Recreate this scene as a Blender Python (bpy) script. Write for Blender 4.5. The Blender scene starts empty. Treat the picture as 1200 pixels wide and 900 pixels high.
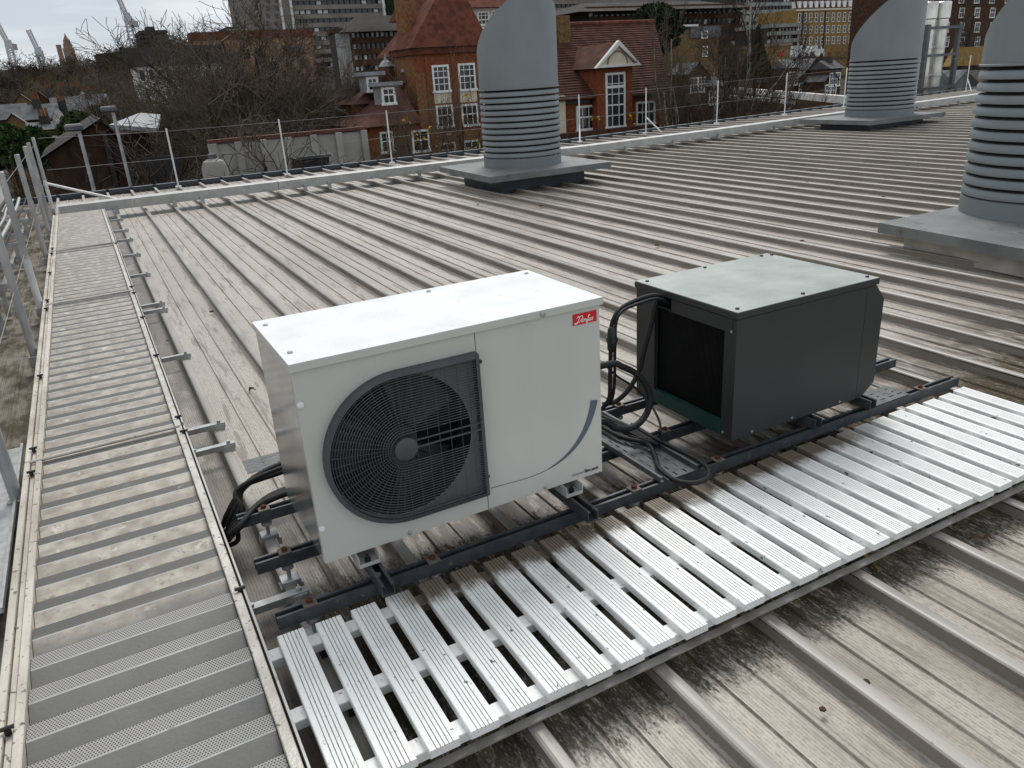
import bpy, math, random
import numpy as np
from mathutils import Matrix, Vector
rnd = random.Random(7)
S = bpy.context.scene
COL = S.collection

# ------------------------------------------------------------------ camera
F_PX = 905.0; PP = (600.0, 450.0); EYE = np.array([0.0, 0.0, 1.56])
ROT = np.array([[0.87669419, 0.22700711, -0.42411682],
                [-0.47727343, 0.3002351, -0.82587467],
                [-0.06014467, 0.9264592, 0.37155883]])
cam_d = bpy.data.cameras.new('camera'); cam = bpy.data.objects.new('camera', cam_d); COL.objects.link(cam)
cam_d.sensor_width = 36.0; cam_d.lens = 36.0 * F_PX / 1200.0; cam_d.clip_start = 0.05; cam_d.clip_end = 5000
cam.matrix_world = Matrix([list(ROT[i]) + [EYE[i]] for i in range(3)] + [[0, 0, 0, 1]])
S.camera = cam

# ------------------------------------------------------------------ sky, sun, exposure
SUN_DIR = Vector((0.30, 0.52, 0.80)).normalized()
w = bpy.data.worlds.new('World'); S.world = w; w.use_nodes = True
nt = w.node_tree; nt.nodes.clear()
def wn(t): return nt.nodes.new(t)
sky = wn('ShaderNodeTexSky'); sky.sky_type = 'NISHITA'; sky.sun_disc = False
sky.sun_elevation = math.asin(SUN_DIR.z); sky.sun_rotation = math.atan2(SUN_DIR.x, SUN_DIR.y)
tc = wn('ShaderNodeTexCoord'); mp = wn('ShaderNodeMapping'); mp.inputs['Scale'].default_value = (1.6, 1.6, 11.0)
mp.inputs['Location'].default_value = (0.3, 0.1, 0.42)
nz = wn('ShaderNodeTexNoise'); nz.inputs['Scale'].default_value = 1.7; nz.inputs['Detail'].default_value = 7; nz.inputs['Roughness'].default_value = 0.5
rp = wn('ShaderNodeValToRGB'); rp.color_ramp.elements[0].position = 0.36; rp.color_ramp.elements[0].color = (7.4, 8.1, 8.9, 1)
rp.color_ramp.elements[1].position = 0.60; rp.color_ramp.elements[1].color = (11.5, 12.0, 12.4, 1)
mx = wn('ShaderNodeMix'); mx.data_type = 'RGBA'; mx.inputs['Factor'].default_value = 0.93
bg = wn('ShaderNodeBackground'); bg.inputs['Strength'].default_value = 0.05
ow = wn('ShaderNodeOutputWorld'); L = nt.links.new
L(tc.outputs['Generated'], mp.inputs['Vector']); L(mp.outputs[0], nz.inputs['Vector']); L(nz.outputs['Fac'], rp.inputs[0])
L(sky.outputs[0], mx.inputs[6]); L(rp.outputs[0], mx.inputs[7]); L(mx.outputs[2], bg.inputs['Color']); L(bg.outputs[0], ow.inputs['Surface'])
sun_d = bpy.data.lights.new('sun', 'SUN'); sun_d.energy = 1.5; sun_d.angle = math.radians(24); sun_d.color = (1.0, 0.965, 0.92)
sun = bpy.data.objects.new('sun', sun_d); COL.objects.link(sun); sun.rotation_euler = SUN_DIR.to_track_quat('Z', 'Y').to_euler(); sun.location = (0, 0, 60)
S.view_settings.view_transform = 'Standard'; S.view_settings.look = 'None'; S.view_settings.gamma = 1.0
S.view_settings.exposure = 0.75; S.view_settings.use_curve_mapping = False
S.cycles.max_bounces = 6; S.cycles.use_denoising = True

# ------------------------------------------------------------------ measuring helpers (photo pixel -> point on a plane)
def ray(px, py): return ROT @ np.array([px - PP[0], -(py - PP[1]), -F_PX])
def pz(px, py, z):
    r = ray(px, py); return EYE + r * ((z - EYE[2]) / r[2])
def py_(px, py, y):
    r = ray(px, py); return EYE + r * (y / r[1])
def pxp(px, py, x):
    r = ray(px, py); return EYE + r * (x / r[0])
def ground_z(y): return -9.0 + 0.045 * (y - 16.0)
def rise(x): return 0.015 * max(0.0, x - 10.0)

# ------------------------------------------------------------------ materials
def new_mat(name):
    m = bpy.data.materials.new(name); m.use_nodes = True; t = m.node_tree
    return m, t, t.nodes['Principled BSDF']
def lin(c): return (c[0], c[1], c[2], 1)
def pm(name, c1, c2=None, scale=4.0, rough=0.6, metal=0.0, bump=0.0, bscale=None, stretch=(1, 1, 1), detail=6, lo=0.35, hi=0.65, speck=None, coat=0.0, local=False, vary=0.0):
    m, t, b = new_mat(name)
    b.inputs['Roughness'].default_value = rough; b.inputs['Metallic'].default_value = metal; b.inputs['Coat Weight'].default_value = coat
    b.inputs['Coat Roughness'].default_value = 0.12
    if rough >= 0.8: b.inputs['Specular IOR Level'].default_value = 0.08
    if local:
        g = t.nodes.new('ShaderNodeTexCoord'); src = g.outputs['Object']
    else:
        g = t.nodes.new('ShaderNodeNewGeometry'); src = g.outputs['Position']
    mpn = t.nodes.new('ShaderNodeMapping'); mpn.inputs['Scale'].default_value = stretch
    t.links.new(src, mpn.inputs['Vector'])
    n = t.nodes.new('ShaderNodeTexNoise'); n.inputs['Scale'].default_value = scale; n.inputs['Detail'].default_value = detail
    t.links.new(mpn.outputs[0], n.inputs['Vector'])
    r = t.nodes.new('ShaderNodeValToRGB'); r.color_ramp.elements[0].position = lo; r.color_ramp.elements[1].position = hi
    r.color_ramp.elements[0].color = lin(c1); r.color_ramp.elements[1].color = lin(c2 or c1)
    t.links.new(n.outputs['Fac'], r.inputs[0]); out = r.outputs[0]
    if vary:
        oi = t.nodes.new('ShaderNodeObjectInfo'); mr = t.nodes.new('ShaderNodeMapRange'); mr.inputs['To Min'].default_value = 1 - vary; mr.inputs['To Max'].default_value = 1 + vary
        t.links.new(oi.outputs['Random'], mr.inputs['Value'])
        mm = t.nodes.new('ShaderNodeVectorMath'); mm.operation = 'SCALE'; t.links.new(out, mm.inputs[0]); t.links.new(mr.outputs[0], mm.inputs['Scale']); out = mm.outputs[0]
    if speck:
        sc, thr, col = speck
        n2 = t.nodes.new('ShaderNodeTexNoise'); n2.inputs['Scale'].default_value = sc; n2.inputs['Detail'].default_value = 3
        t.links.new(src, n2.inputs['Vector'])
        r2 = t.nodes.new('ShaderNodeValToRGB'); r2.color_ramp.elements[0].position = thr; r2.color_ramp.elements[1].position = thr + 0.03
        t.links.new(n2.outputs['Fac'], r2.inputs[0])
        mxn = t.nodes.new('ShaderNodeMix'); mxn.data_type = 'RGBA'; t.links.new(r2.outputs[0], mxn.inputs['Factor']); t.links.new(out, mxn.inputs[6]); mxn.inputs[7].default_value = lin(col); out = mxn.outputs[2]
    t.links.new(out, b.inputs['Base Color'])
    if bump:
        n3 = t.nodes.new('ShaderNodeTexNoise'); n3.inputs['Scale'].default_value = bscale or scale * 8; n3.inputs['Detail'].default_value = 4
        t.links.new(mpn.outputs[0], n3.inputs['Vector'])
        bn = t.nodes.new('ShaderNodeBump'); bn.inputs['Strength'].default_value = bump; bn.inputs['Distance'].default_value = 0.01
        t.links.new(n3.outputs['Fac'], bn.inputs['Height']); t.links.new(bn.outputs[0], b.inputs['Normal'])
    return m

class NB:
    """small node-graph helper"""
    def __init__(self, name): self.m, self.t, self.b = new_mat(name); self.g = self.t.nodes.new('ShaderNodeNewGeometry')
    def pos(self): return self.g.outputs['Position']
    def link(self, a, b): self.t.links.new(a, b)
    def setv(self, sock, v):
        if hasattr(v, 'is_output') or isinstance(v, bpy.types.NodeSocket): self.t.links.new(v, sock)
        else: sock.default_value = v
    def math(self, op, a, b=0.0, c=None):
        n = self.t.nodes.new('ShaderNodeMath'); n.operation = op; self.setv(n.inputs[0], a); self.setv(n.inputs[1], b)
        if c is not None: self.setv(n.inputs[2], c)
        return n.outputs[0]
    def sep(self, v):
        n = self.t.nodes.new('ShaderNodeSeparateXYZ'); self.link(v, n.inputs[0]); return n.outputs
    def noise(self, scale, stretch=(1, 1, 1), detail=5, rough=0.55, off=(0, 0, 0)):
        mpn = self.t.nodes.new('ShaderNodeMapping'); mpn.inputs['Scale'].default_value = stretch; mpn.inputs['Location'].default_value = off; self.link(self.pos(), mpn.inputs['Vector'])
        n = self.t.nodes.new('ShaderNodeTexNoise'); n.inputs['Scale'].default_value = scale; n.inputs['Detail'].default_value = detail; n.inputs['Roughness'].default_value = rough
        self.link(mpn.outputs[0], n.inputs['Vector']); return n.outputs['Fac']
    def ss(self, v, a, b):
        n = self.t.nodes.new('ShaderNodeMapRange'); n.interpolation_type = 'SMOOTHSTEP'; self.setv(n.inputs['Value'], v); n.inputs['From Min'].default_value = a; n.inputs['From Max'].default_value = b
        return n.outputs[0]
    def mix(self, f, a, b):
        n = self.t.nodes.new('ShaderNodeMix'); n.data_type = 'RGBA'; self.setv(n.inputs['Factor'], f)
        for i, v in ((6, a), (7, b)):
            if isinstance(v, tuple): n.inputs[i].default_value = lin(v)
            else: self.link(v, n.inputs[i])
        return n.outputs[2]
    def bump(self, h, strength=0.3, dist=0.01):
        n = self.t.nodes.new('ShaderNodeBump'); n.inputs['Strength'].default_value = strength; n.inputs['Distance'].default_value = dist; self.link(h, n.inputs['Height']); self.link(n.outputs[0], self.b.inputs['Normal'])
    def done(self, col, rough=0.6, metal=0.0):
        self.link(col, self.b.inputs['Base Color']) if not isinstance(col, tuple) else None
        self.setv(self.b.inputs['Roughness'], rough); self.b.inputs['Metallic'].default_value = metal; return self.m

M = {}
def roof_material():
    k = NB('weathered_roof_sheet'); x, y, z = k.sep(k.pos())
    c = k.mix(k.ss(k.noise(1.3, (1, 0.35, 1)), 0.3, 0.7), (0.345, 0.310, 0.268), (0.455, 0.415, 0.363))
    c = k.mix(k.math('MULTIPLY', k.ss(k.noise(9, (3.5, 0.25, 1), 6), 0.50, 0.74), 0.35), c, (0.23, 0.20, 0.17))     # streaks along the fall
    c = k.mix(k.math('MULTIPLY', k.ss(k.noise(75, (1, 0.45, 1), 3), 0.48, 0.66), 0.42), c, (0.16, 0.135, 0.11))       # grain
    # fine pressed lines on the pan
    wv = k.math('SINE', k.math('MULTIPLY', x, 2 * math.pi / 0.011)); wl = k.ss(wv, 0.1, 0.95)
    c = k.mix(k.math('MULTIPLY', wl, k.math('MULTIPLY', k.ss(k.noise(150, (1, 0.5, 1), 2), 0.38, 0.62), 0.72)), c, (0.13, 0.115, 0.10))
    # dirt that gathers in the pans beside minor ribs
    c = k.mix(k.math('MULTIPLY', k.ss(k.noise(26, (1, 0.10, 1), 5), 0.54, 0.66), 0.6), c, (0.11, 0.083, 0.058))
    u = k.math('FRACT', k.math('ADD', k.math('DIVIDE', k.math('SUBTRACT', x, 0.306), 0.402), 40.0))
    lines = None
    for c0 in (0.122, 0.150, 0.228, 0.255, 0.355):
        d_ = k.math('SUBTRACT', 1.0, k.ss(k.math('ABSOLUTE', k.math('SUBTRACT', u, c0 / 0.402)), 0.004, 0.020)); lines = d_ if lines is None else k.math('MAXIMUM', lines, d_)
    c = k.mix(k.math('MULTIPLY', lines, k.math('MULTIPLY', k.ss(k.noise(9, (1, 0.3, 1), 5), 0.40, 0.66), 0.55)), c, (0.10, 0.078, 0.056))
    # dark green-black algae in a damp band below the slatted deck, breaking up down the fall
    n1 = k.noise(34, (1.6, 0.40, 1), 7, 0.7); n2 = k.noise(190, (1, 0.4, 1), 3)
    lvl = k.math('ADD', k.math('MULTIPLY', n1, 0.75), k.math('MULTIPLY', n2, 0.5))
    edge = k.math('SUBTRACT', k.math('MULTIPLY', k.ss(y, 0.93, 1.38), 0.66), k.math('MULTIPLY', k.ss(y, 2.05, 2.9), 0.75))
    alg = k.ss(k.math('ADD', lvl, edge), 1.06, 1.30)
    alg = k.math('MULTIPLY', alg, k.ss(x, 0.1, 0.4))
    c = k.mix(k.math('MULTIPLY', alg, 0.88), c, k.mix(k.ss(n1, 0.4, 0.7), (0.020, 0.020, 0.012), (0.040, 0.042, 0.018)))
    # rust-brown silt, with the machines' shadow painted in, under and behind them
    silt_shade = k.math('MULTIPLY', k.math('MULTIPLY', k.math('MULTIPLY', k.ss(y, 1.6, 1.95), k.ss(k.math('MULTIPLY', y, -1), -3.1, -2.5)), k.ss(x, 0.12, 0.5)), k.ss(k.noise(20, (1.4, 0.35, 1)), 0.30, 0.56))
    c = k.mix(k.math('MULTIPLY', silt_shade, 0.84), c, (0.072, 0.054, 0.036))
    # walked-in grime on the sheets this side of the deck, and a darker brown pan beside the walkway
    gr_ = k.math('MULTIPLY', k.ss(k.math('MULTIPLY', y, -1), -1.45, -1.15), k.ss(k.noise(6, (1.5, 0.3, 1), 6), 0.25, 0.7))
    c = k.mix(k.math('MULTIPLY', gr_, 0.5), c, (0.175, 0.15, 0.122))
    pg = k.math('MULTIPLY', k.math('SUBTRACT', k.ss(x, 0.12, 0.15), k.ss(x, 0.285, 0.31)), k.ss(k.noise(7, (1, 0.5, 1), 5), 0.22, 0.5))
    c = k.mix(k.math('MULTIPLY', pg, 0.75), c, (0.085, 0.07, 0.052))
    # near-black band along the edge tray, broken up by noise
    t1 = k.math('SUBTRACT', 1.0, k.ss(k.math('ABSOLUTE', k.math('SUBTRACT', y, 12.95)), 0.05, 0.42))
    tray_band = k.ss(k.math('ADD', t1, k.math('MULTIPLY', k.noise(7, (1, 1, 1)), 0.6)), 0.85, 1.0)
    c = k.mix(k.math('MULTIPLY', tray_band, 0.93), c, (0.018, 0.017, 0.013))
    k.bump(k.math('ADD', k.math('MULTIPLY', wl, -0.6), k.math('MULTIPLY', k.noise(180, (1, 1, 1), 2), 0.5)), 0.35, 0.002)
    lg = k.math('MULTIPLY', k.ss(k.math('MULTIPLY', x, -1), 0.50, 0.60), k.math('ADD', 0.55, k.math('MULTIPLY', k.ss(k.noise(11, (1, 0.5, 1)), 0.35, 0.65), 0.4)))
    c = k.mix(lg, c, (0.075, 0.066, 0.048))
    sp_ = k.math('MULTIPLY', k.math('SUBTRACT', 1.0, k.math('MAXIMUM', alg, lg)), 0.45); k.link(sp_, k.b.inputs['Specular IOR Level'])
    return k.done(c, k.math('ADD', 0.42, k.math('MULTIPLY', k.math('MAXIMUM', alg, lg), 0.5)), 0.0)
def tread_material(perforated):
    k = NB('perforated_tread' if perforated else 'dirty_tread'); x, y, z = k.sep(k.pos())
    n = k.noise(9, (1, 1, 1), 6, 0.6)
    clean = k.mix(n, (0.105, 0.103, 0.097), (0.165, 0.162, 0.152))
    tan = k.mix(k.ss(k.noise(14, (1, 1.5, 1), 6), 0.3, 0.7), (0.27, 0.238, 0.195), (0.48, 0.438, 0.37))
    tan = k.mix(k.math('MULTIPLY', k.ss(y, 3.4, 4.4), 0.75), tan, k.mix(k.ss(k.noise(18, (1, 1.5, 1), 6), 0.35, 0.7), (0.20, 0.185, 0.16), (0.42, 0.40, 0.36)))
    f = k.ss(k.math('ADD', y, k.math('MULTIPLY', k.noise(3), 0.12)), 2.31, 2.42)
    c = k.mix(k.math('MULTIPLY', f, 0.95 if not perforated else 0.0), clean, tan)
    c = k.mix(k.math('MULTIPLY', k.ss(k.noise(45, (1, 1, 1), 5), 0.58, 0.72), 0.6), c, (0.12, 0.10, 0.08))
    c = k.mix(k.math('MULTIPLY', k.ss(k.noise(12, (1, 1.2, 1), 6, 0.65, (5, 1, 0)), 0.62, 0.70), k.math('MULTIPLY', f, 0.6)), c, (0.70, 0.68, 0.63))
    if perforated:
        c = k.mix(k.math('MULTIPLY', f, 0.55), c, (0.085, 0.082, 0.076))
        p = 0.0078
        iy = k.math('FLOOR', k.math('DIVIDE', y, p)); sh = k.math('MULTIPLY', k.math('MODULO', iy, 2.0), 0.5)
        fx = k.math('SUBTRACT', k.math('FRACT', k.math('ADD', k.math('ADD', k.math('DIVIDE', x, p), 500.0), sh)), 0.5)
        fy = k.math('SUBTRACT', k.math('FRACT', k.math('ADD', k.math('DIVIDE', y, p), 500.0)), 0.5)
        d = k.math('SQRT', k.math('ADD', k.math('MULTIPLY', fx, fx), k.math('MULTIPLY', fy, fy)))
        hole = k.math('SUBTRACT', 1.0, k.ss(d, 0.27, 0.36)); c = k.mix(hole, k.mix(k.math('MULTIPLY', k.math('SUBTRACT', 1.0, f), 0.55), c, (0.42, 0.41, 0.39)), (0.012, 0.012, 0.011))
    k.bump(k.noise(90, (1, 1, 1), 4), 0.25, 0.003)
    return k.done(c, 0.5, 0.0)
def slat_material():
    k = NB('white_painted_slat'); x, y, z = k.sep(k.pos())
    c = k.mix(k.ss(k.noise(5), 0.3, 0.7), (0.70, 0.70, 0.685), (0.80, 0.80, 0.79))
    c = k.mix(k.math('MULTIPLY', k.ss(k.noise(160, (1, 0.4, 1), 3), 0.60, 0.72), 0.55), c, (0.33, 0.31, 0.28))
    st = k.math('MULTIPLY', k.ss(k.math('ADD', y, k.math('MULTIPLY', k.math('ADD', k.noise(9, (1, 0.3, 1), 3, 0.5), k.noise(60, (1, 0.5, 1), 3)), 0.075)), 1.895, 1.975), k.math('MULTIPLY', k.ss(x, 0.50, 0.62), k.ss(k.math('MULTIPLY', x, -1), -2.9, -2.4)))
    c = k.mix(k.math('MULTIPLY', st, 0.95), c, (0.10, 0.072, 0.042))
    c = k.mix(k.math('MULTIPLY', k.ss(k.noise(34, (1.2, 0.7, 1), 4, 0.6, (2, 9, 0)), 0.665, 0.695), 0.9), c, (0.06, 0.05, 0.045))
    k.bump(k.noise(140, (1, 1, 1), 3), 0.15, 0.002)
    return k.done(c, 0.55, 0.0)
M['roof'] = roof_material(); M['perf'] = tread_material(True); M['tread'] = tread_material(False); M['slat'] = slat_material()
M['rib_side'] = pm('shaded_rib_side', (0.165, 0.145, 0.120), (0.245, 0.218, 0.185), 6, 0.6, 0, 0.1, stretch=(1, 0.3, 1))  # shade of the rib wall painted in as a darker brown
M['rib_crown'] = pm('worn_rib_crown', (0.21, 0.193, 0.17), (0.34, 0.318, 0.288), 7, 0.40, 0, 0.05, stretch=(1, 0.25, 1), speck=(28, 0.66, (0.25, 0.22, 0.18)))
M['groove'] = pm('dark_groove', (0.16, 0.15, 0.135), (0.34, 0.33, 0.31), 40)  # darker grey tone for the slat groove floors
M['alu'] = pm('weathered_aluminium', (0.38, 0.36, 0.32), (0.52, 0.50, 0.46), 14, 0.45, 0.25, 0.2, speck=(50, 0.64, (0.16, 0.13, 0.10)))
M['alu_tan'] = pm('dirty_channel', (0.36, 0.32, 0.27), (0.55, 0.51, 0.45), 10, 0.5, 0.1, 0.2, stretch=(1, 0.3, 1), speck=(45, 0.63, (0.15, 0.12, 0.10)))
M['galv'] = pm('galvanised_steel', (0.30, 0.31, 0.31), (0.45, 0.46, 0.46), 18, 0.42, 0.55, 0.1)
M['galv_light'] = pm('pale_galvanised_cover', (0.36, 0.36, 0.35), (0.46, 0.46, 0.445), 6, 0.5, 0.15, 0.1, speck=(20, 0.66, (0.30, 0.29, 0.27)))
M['strut'] = pm('dark_grey_strut', (0.030, 0.036, 0.042), (0.052, 0.060, 0.068), 25, 0.42, 0.0, 0.15, speck=(60, 0.68, (0.13, 0.12, 0.11)))
M['edge_grey'] = pm('grimy_edge_angle', (0.16, 0.15, 0.135), (0.27, 0.26, 0.24), 9, 0.7)
M['rust'] = pm('rusty_bolt', (0.055, 0.020, 0.012), (0.12, 0.040, 0.020), 60, 0.8, 0.0, 0.4)
M['washer'] = pm('stained_washer', (0.07, 0.055, 0.045), (0.14, 0.11, 0.09), 50, 0.7, 0.0, 0.3)
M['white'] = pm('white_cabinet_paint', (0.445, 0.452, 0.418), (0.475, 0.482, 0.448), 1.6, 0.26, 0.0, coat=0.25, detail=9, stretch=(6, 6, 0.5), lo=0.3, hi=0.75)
M['white_lit'] = pm('white_lit_paint', (0.60, 0.61, 0.605), (0.675, 0.68, 0.675), 6, 0.4, detail=8, lo=0.3, hi=0.5, speck=(45, 0.70, (0.5, 0.5, 0.49)))  # same cabinet white, lightened to paint in the light on the lid top
M['steel_side'] = pm('bright_sheet_steel', (0.50, 0.51, 0.50), (0.62, 0.63, 0.62), 12, 0.16, 0.85)
M['grille'] = pm('grille_dark_grey', (0.042, 0.045, 0.047), (0.058, 0.062, 0.065), 8, 0.45)
M['black'] = pm('black_plastic', (0.008, 0.008, 0.009), (0.013, 0.013, 0.014), 20, 0.45)
M['back_grey'] = pm('grille_backing_grey', (0.10, 0.104, 0.104), (0.13, 0.134, 0.134), 8, 0.5)
M['void'] = pm('dark_interior', (0.008, 0.008, 0.009), (0.014, 0.014, 0.015), 20, 0.7)
M['cable'] = pm('black_rubber_cable', (0.008, 0.008, 0.009), (0.015, 0.015, 0.016), 30, 0.62)
M['cable'].node_tree.nodes['Principled BSDF'].inputs['Specular IOR Level'].default_value = 0.3
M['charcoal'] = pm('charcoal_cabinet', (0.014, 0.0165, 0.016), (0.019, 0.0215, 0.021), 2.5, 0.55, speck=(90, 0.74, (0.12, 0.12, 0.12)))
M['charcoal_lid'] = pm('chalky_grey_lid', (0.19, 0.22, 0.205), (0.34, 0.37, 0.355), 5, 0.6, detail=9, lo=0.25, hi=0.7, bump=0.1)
M['teal'] = pm('teal_strip', (0.003, 0.032, 0.027), (0.004, 0.043, 0.037), 9, 0.5)
M['red'] = pm('red_badge', (0.50, 0.004, 0.006), None, 4, 0.4)
M['ink'] = pm('white_print', (0.85, 0.84, 0.84), None, 4, 0.5)
M['ink_dark'] = pm('dark_print', (0.02, 0.02, 0.022), None, 4, 0.5)
M['swoosh'] = pm('slate_blue_print', (0.075, 0.095, 0.125), None, 4, 0.4)
M['screw'] = pm('screw_head', (0.30, 0.30, 0.30), (0.42, 0.42, 0.42), 60, 0.35, 0.6)
M['vent'] = pm('grey_vent_paint', (0.140, 0.162, 0.170), (0.175, 0.198, 0.207), 1.6, 0.5, 0.0, 0.08, stretch=(1, 1, 0.5), speck=(2.6, 0.70, (0.34, 0.38, 0.41)))
M['lead'] = pm('plinth_grey_membrane', (0.105, 0.112, 0.113), (0.165, 0.17, 0.168), 3, 0.65, 0.0, 0.2, speck=(7, 0.64, (0.09, 0.09, 0.085)))
M['kerb'] = pm('plinth_upstand', (0.38, 0.36, 0.32), (0.52, 0.50, 0.45), 6, 0.7, 0.0, 0.2)
M['gutter'] = pm('dark_blue_gutter', (0.022, 0.030, 0.042), (0.035, 0.045, 0.058), 3, 0.5)
M['post_w'] = pm('pale_post', (0.60, 0.61, 0.62), (0.72, 0.73, 0.74), 8, 0.4, 0.2)
M['tube'] = pm('galvanised_tube', (0.30, 0.31, 0.32), (0.44, 0.45, 0.46), 5, 0.38, 0.5)
M['wall_clad'] = pm('pale_wall_cladding', (0.55, 0.53, 0.50), (0.66, 0.64, 0.61), 1.5, 0.6)
M['cable_grey'] = pm('grey_wire', (0.16, 0.16, 0.16), (0.22, 0.22, 0.22), 8, 0.6)
M['twig_dead'] = pm('dead_leaf', (0.04, 0.025, 0.018), (0.10, 0.06, 0.035), 40, 0.8)
M['mossy'] = pm('mossy_wood', (0.10, 0.09, 0.03), (0.22, 0.19, 0.06), 25, 0.9)
# background materials
M['earth'] = pm('earth_and_yards', (0.035, 0.030, 0.024), (0.075, 0.065, 0.05), 0.12, 0.95, detail=9)
M['concrete'] = pm('grey_concrete_panel', (0.27, 0.26, 0.24), (0.38, 0.37, 0.345), 0.9, 0.85, vary=0.06)
M['coping'] = pm('dark_red_coping', (0.09, 0.045, 0.035), (0.13, 0.06, 0.05), 2, 0.8)
M['brick_o'] = pm('orange_brick', (0.135, 0.042, 0.021), (0.225, 0.080, 0.037), 6, 0.9, 0, detail=10, lo=0.3, hi=0.7)
M['brick_y'] = pm('stock_brick', (0.085, 0.052, 0.026), (0.20, 0.135, 0.065), 6, 0.9, 0, detail=10, lo=0.3, hi=0.7)
M['brick_mix'] = pm('mottled_brick', (0.19, 0.062, 0.030), (0.19, 0.120, 0.055), 7, 0.9, 0, detail=10, lo=0.42, hi=0.58)
M['brick_d'] = pm('dark_brown_brick', (0.045, 0.024, 0.016), (0.085, 0.045, 0.03), 3, 0.9, detail=9)
M['shed_brick'] = pm('sooty_brick', (0.022, 0.013, 0.010), (0.050, 0.028, 0.019), 3, 0.9, detail=9)
M['tile'] = pm('red_brown_tiles', (0.050, 0.024, 0.018), (0.105, 0.050, 0.038), 2.2, 0.85, 0, detail=10, lo=0.3, hi=0.7)
M['tile_r'] = pm('orange_red_tiles', (0.075, 0.028, 0.019), (0.145, 0.052, 0.035), 3.5, 0.85, 0, detail=10)
M['slate'] = pm('grey_slate', (0.085, 0.088, 0.094), (0.145, 0.15, 0.158), 1.5, 0.8, vary=0.2)
M['leadroof'] = pm('grey_lead', (0.16, 0.17, 0.18), (0.27, 0.28, 0.29), 4, 0.6)
M['cream'] = pm('cream_render', (0.52, 0.47, 0.37), (0.60, 0.55, 0.45), 2, 0.8)
M['wframe'] = pm('white_window_frame', (0.66, 0.66, 0.64), (0.75, 0.75, 0.73), 5, 0.6)
M['glass'] = pm('dark_window_glass', (0.010, 0.012, 0.014), (0.02, 0.022, 0.025), 2, 0.08)
M['block_c'] = pm('council_block_concrete', (0.165, 0.150, 0.135), (0.215, 0.20, 0.18), 0.25, 0.9)
M['block_d'] = pm('block_dark_band', (0.040, 0.036, 0.034), (0.068, 0.061, 0.057), 0.3, 0.9)
M['blind'] = pm('pale_blind', (0.40, 0.40, 0.39), (0.62, 0.62, 0.60), 0.6, 0.7)
M['greyblock'] = pm('pale_grey_panel', (0.22, 0.23, 0.22), (0.30, 0.31, 0.30), 0.5, 0.9)
M['mansard'] = pm('mansard_tile', (0.07, 0.032, 0.026), (0.10, 0.05, 0.04), 1, 0.9)
M['ruin'] = pm('orange_render_brick', (0.15, 0.085, 0.055), (0.30, 0.19, 0.125), 1.0, 0.9, detail=9)
M['bark'] = pm('dark_bark', (0.022, 0.018, 0.014), (0.052, 0.043, 0.033), 3, 0.95, vary=0.25)
M['bark_o'] = pm('mossy_bark', (0.040, 0.036, 0.016), (0.075, 0.066, 0.032), 2, 0.95, vary=0.25)
M['twig'] = pm('brown_twigs', (0.055, 0.043, 0.033), (0.125, 0.102, 0.078), 0.5, 0.95, vary=0.3)
M['twig_o'] = pm('olive_twigs', (0.065, 0.053, 0.026), (0.14, 0.115, 0.058), 0.5, 0.95, vary=0.3)
M['birch'] = pm('birch_bark', (0.20, 0.18, 0.16), (0.42, 0.40, 0.37), 4, 0.9)
M['leaf_dk'] = pm('dark_evergreen', (0.010, 0.017, 0.009), (0.026, 0.038, 0.018), 1.5, 0.8, vary=0.2)
M['leaf_gr'] = pm('green_leaves', (0.018, 0.034, 0.010), (0.042, 0.07, 0.022), 1.5, 0.8, vary=0.2)
M['leaf_y'] = pm('yellow_leaves', (0.38, 0.24, 0.02), (0.50, 0.34, 0.04), 3, 0.8)
M['stainless'] = pm('stainless_flue', (0.48, 0.47, 0.44), (0.66, 0.65, 0.62), 3, 0.28, 0.9)
M['flue_steel'] = pm('dark_flue_frame', (0.07, 0.075, 0.08), (0.11, 0.115, 0.12), 4, 0.5, 0.3)
M['pot'] = pm('clay_pot', (0.15, 0.055, 0.03), (0.22, 0.085, 0.045), 6, 0.9)
M['white_wall'] = pm('white_rendered_wall', (0.55, 0.54, 0.51), (0.66, 0.65, 0.62), 0.8, 0.85)
M['crane'] = pm('crane_steel', (0.42, 0.42, 0.43), (0.52, 0.52, 0.53), 1, 0.7)
M['stone'] = pm('church_stone', (0.20, 0.14, 0.11), (0.28, 0.20, 0.16), 1, 0.9)
M['thatch'] = pm('ochre_brick', (0.20, 0.125, 0.045), (0.30, 0.20, 0.08), 3, 0.9, detail=9)
M['far'] = pm('far_trees', (0.035, 0.028, 0.022), (0.065, 0.052, 0.040), 0.15, 1.0)

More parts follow.
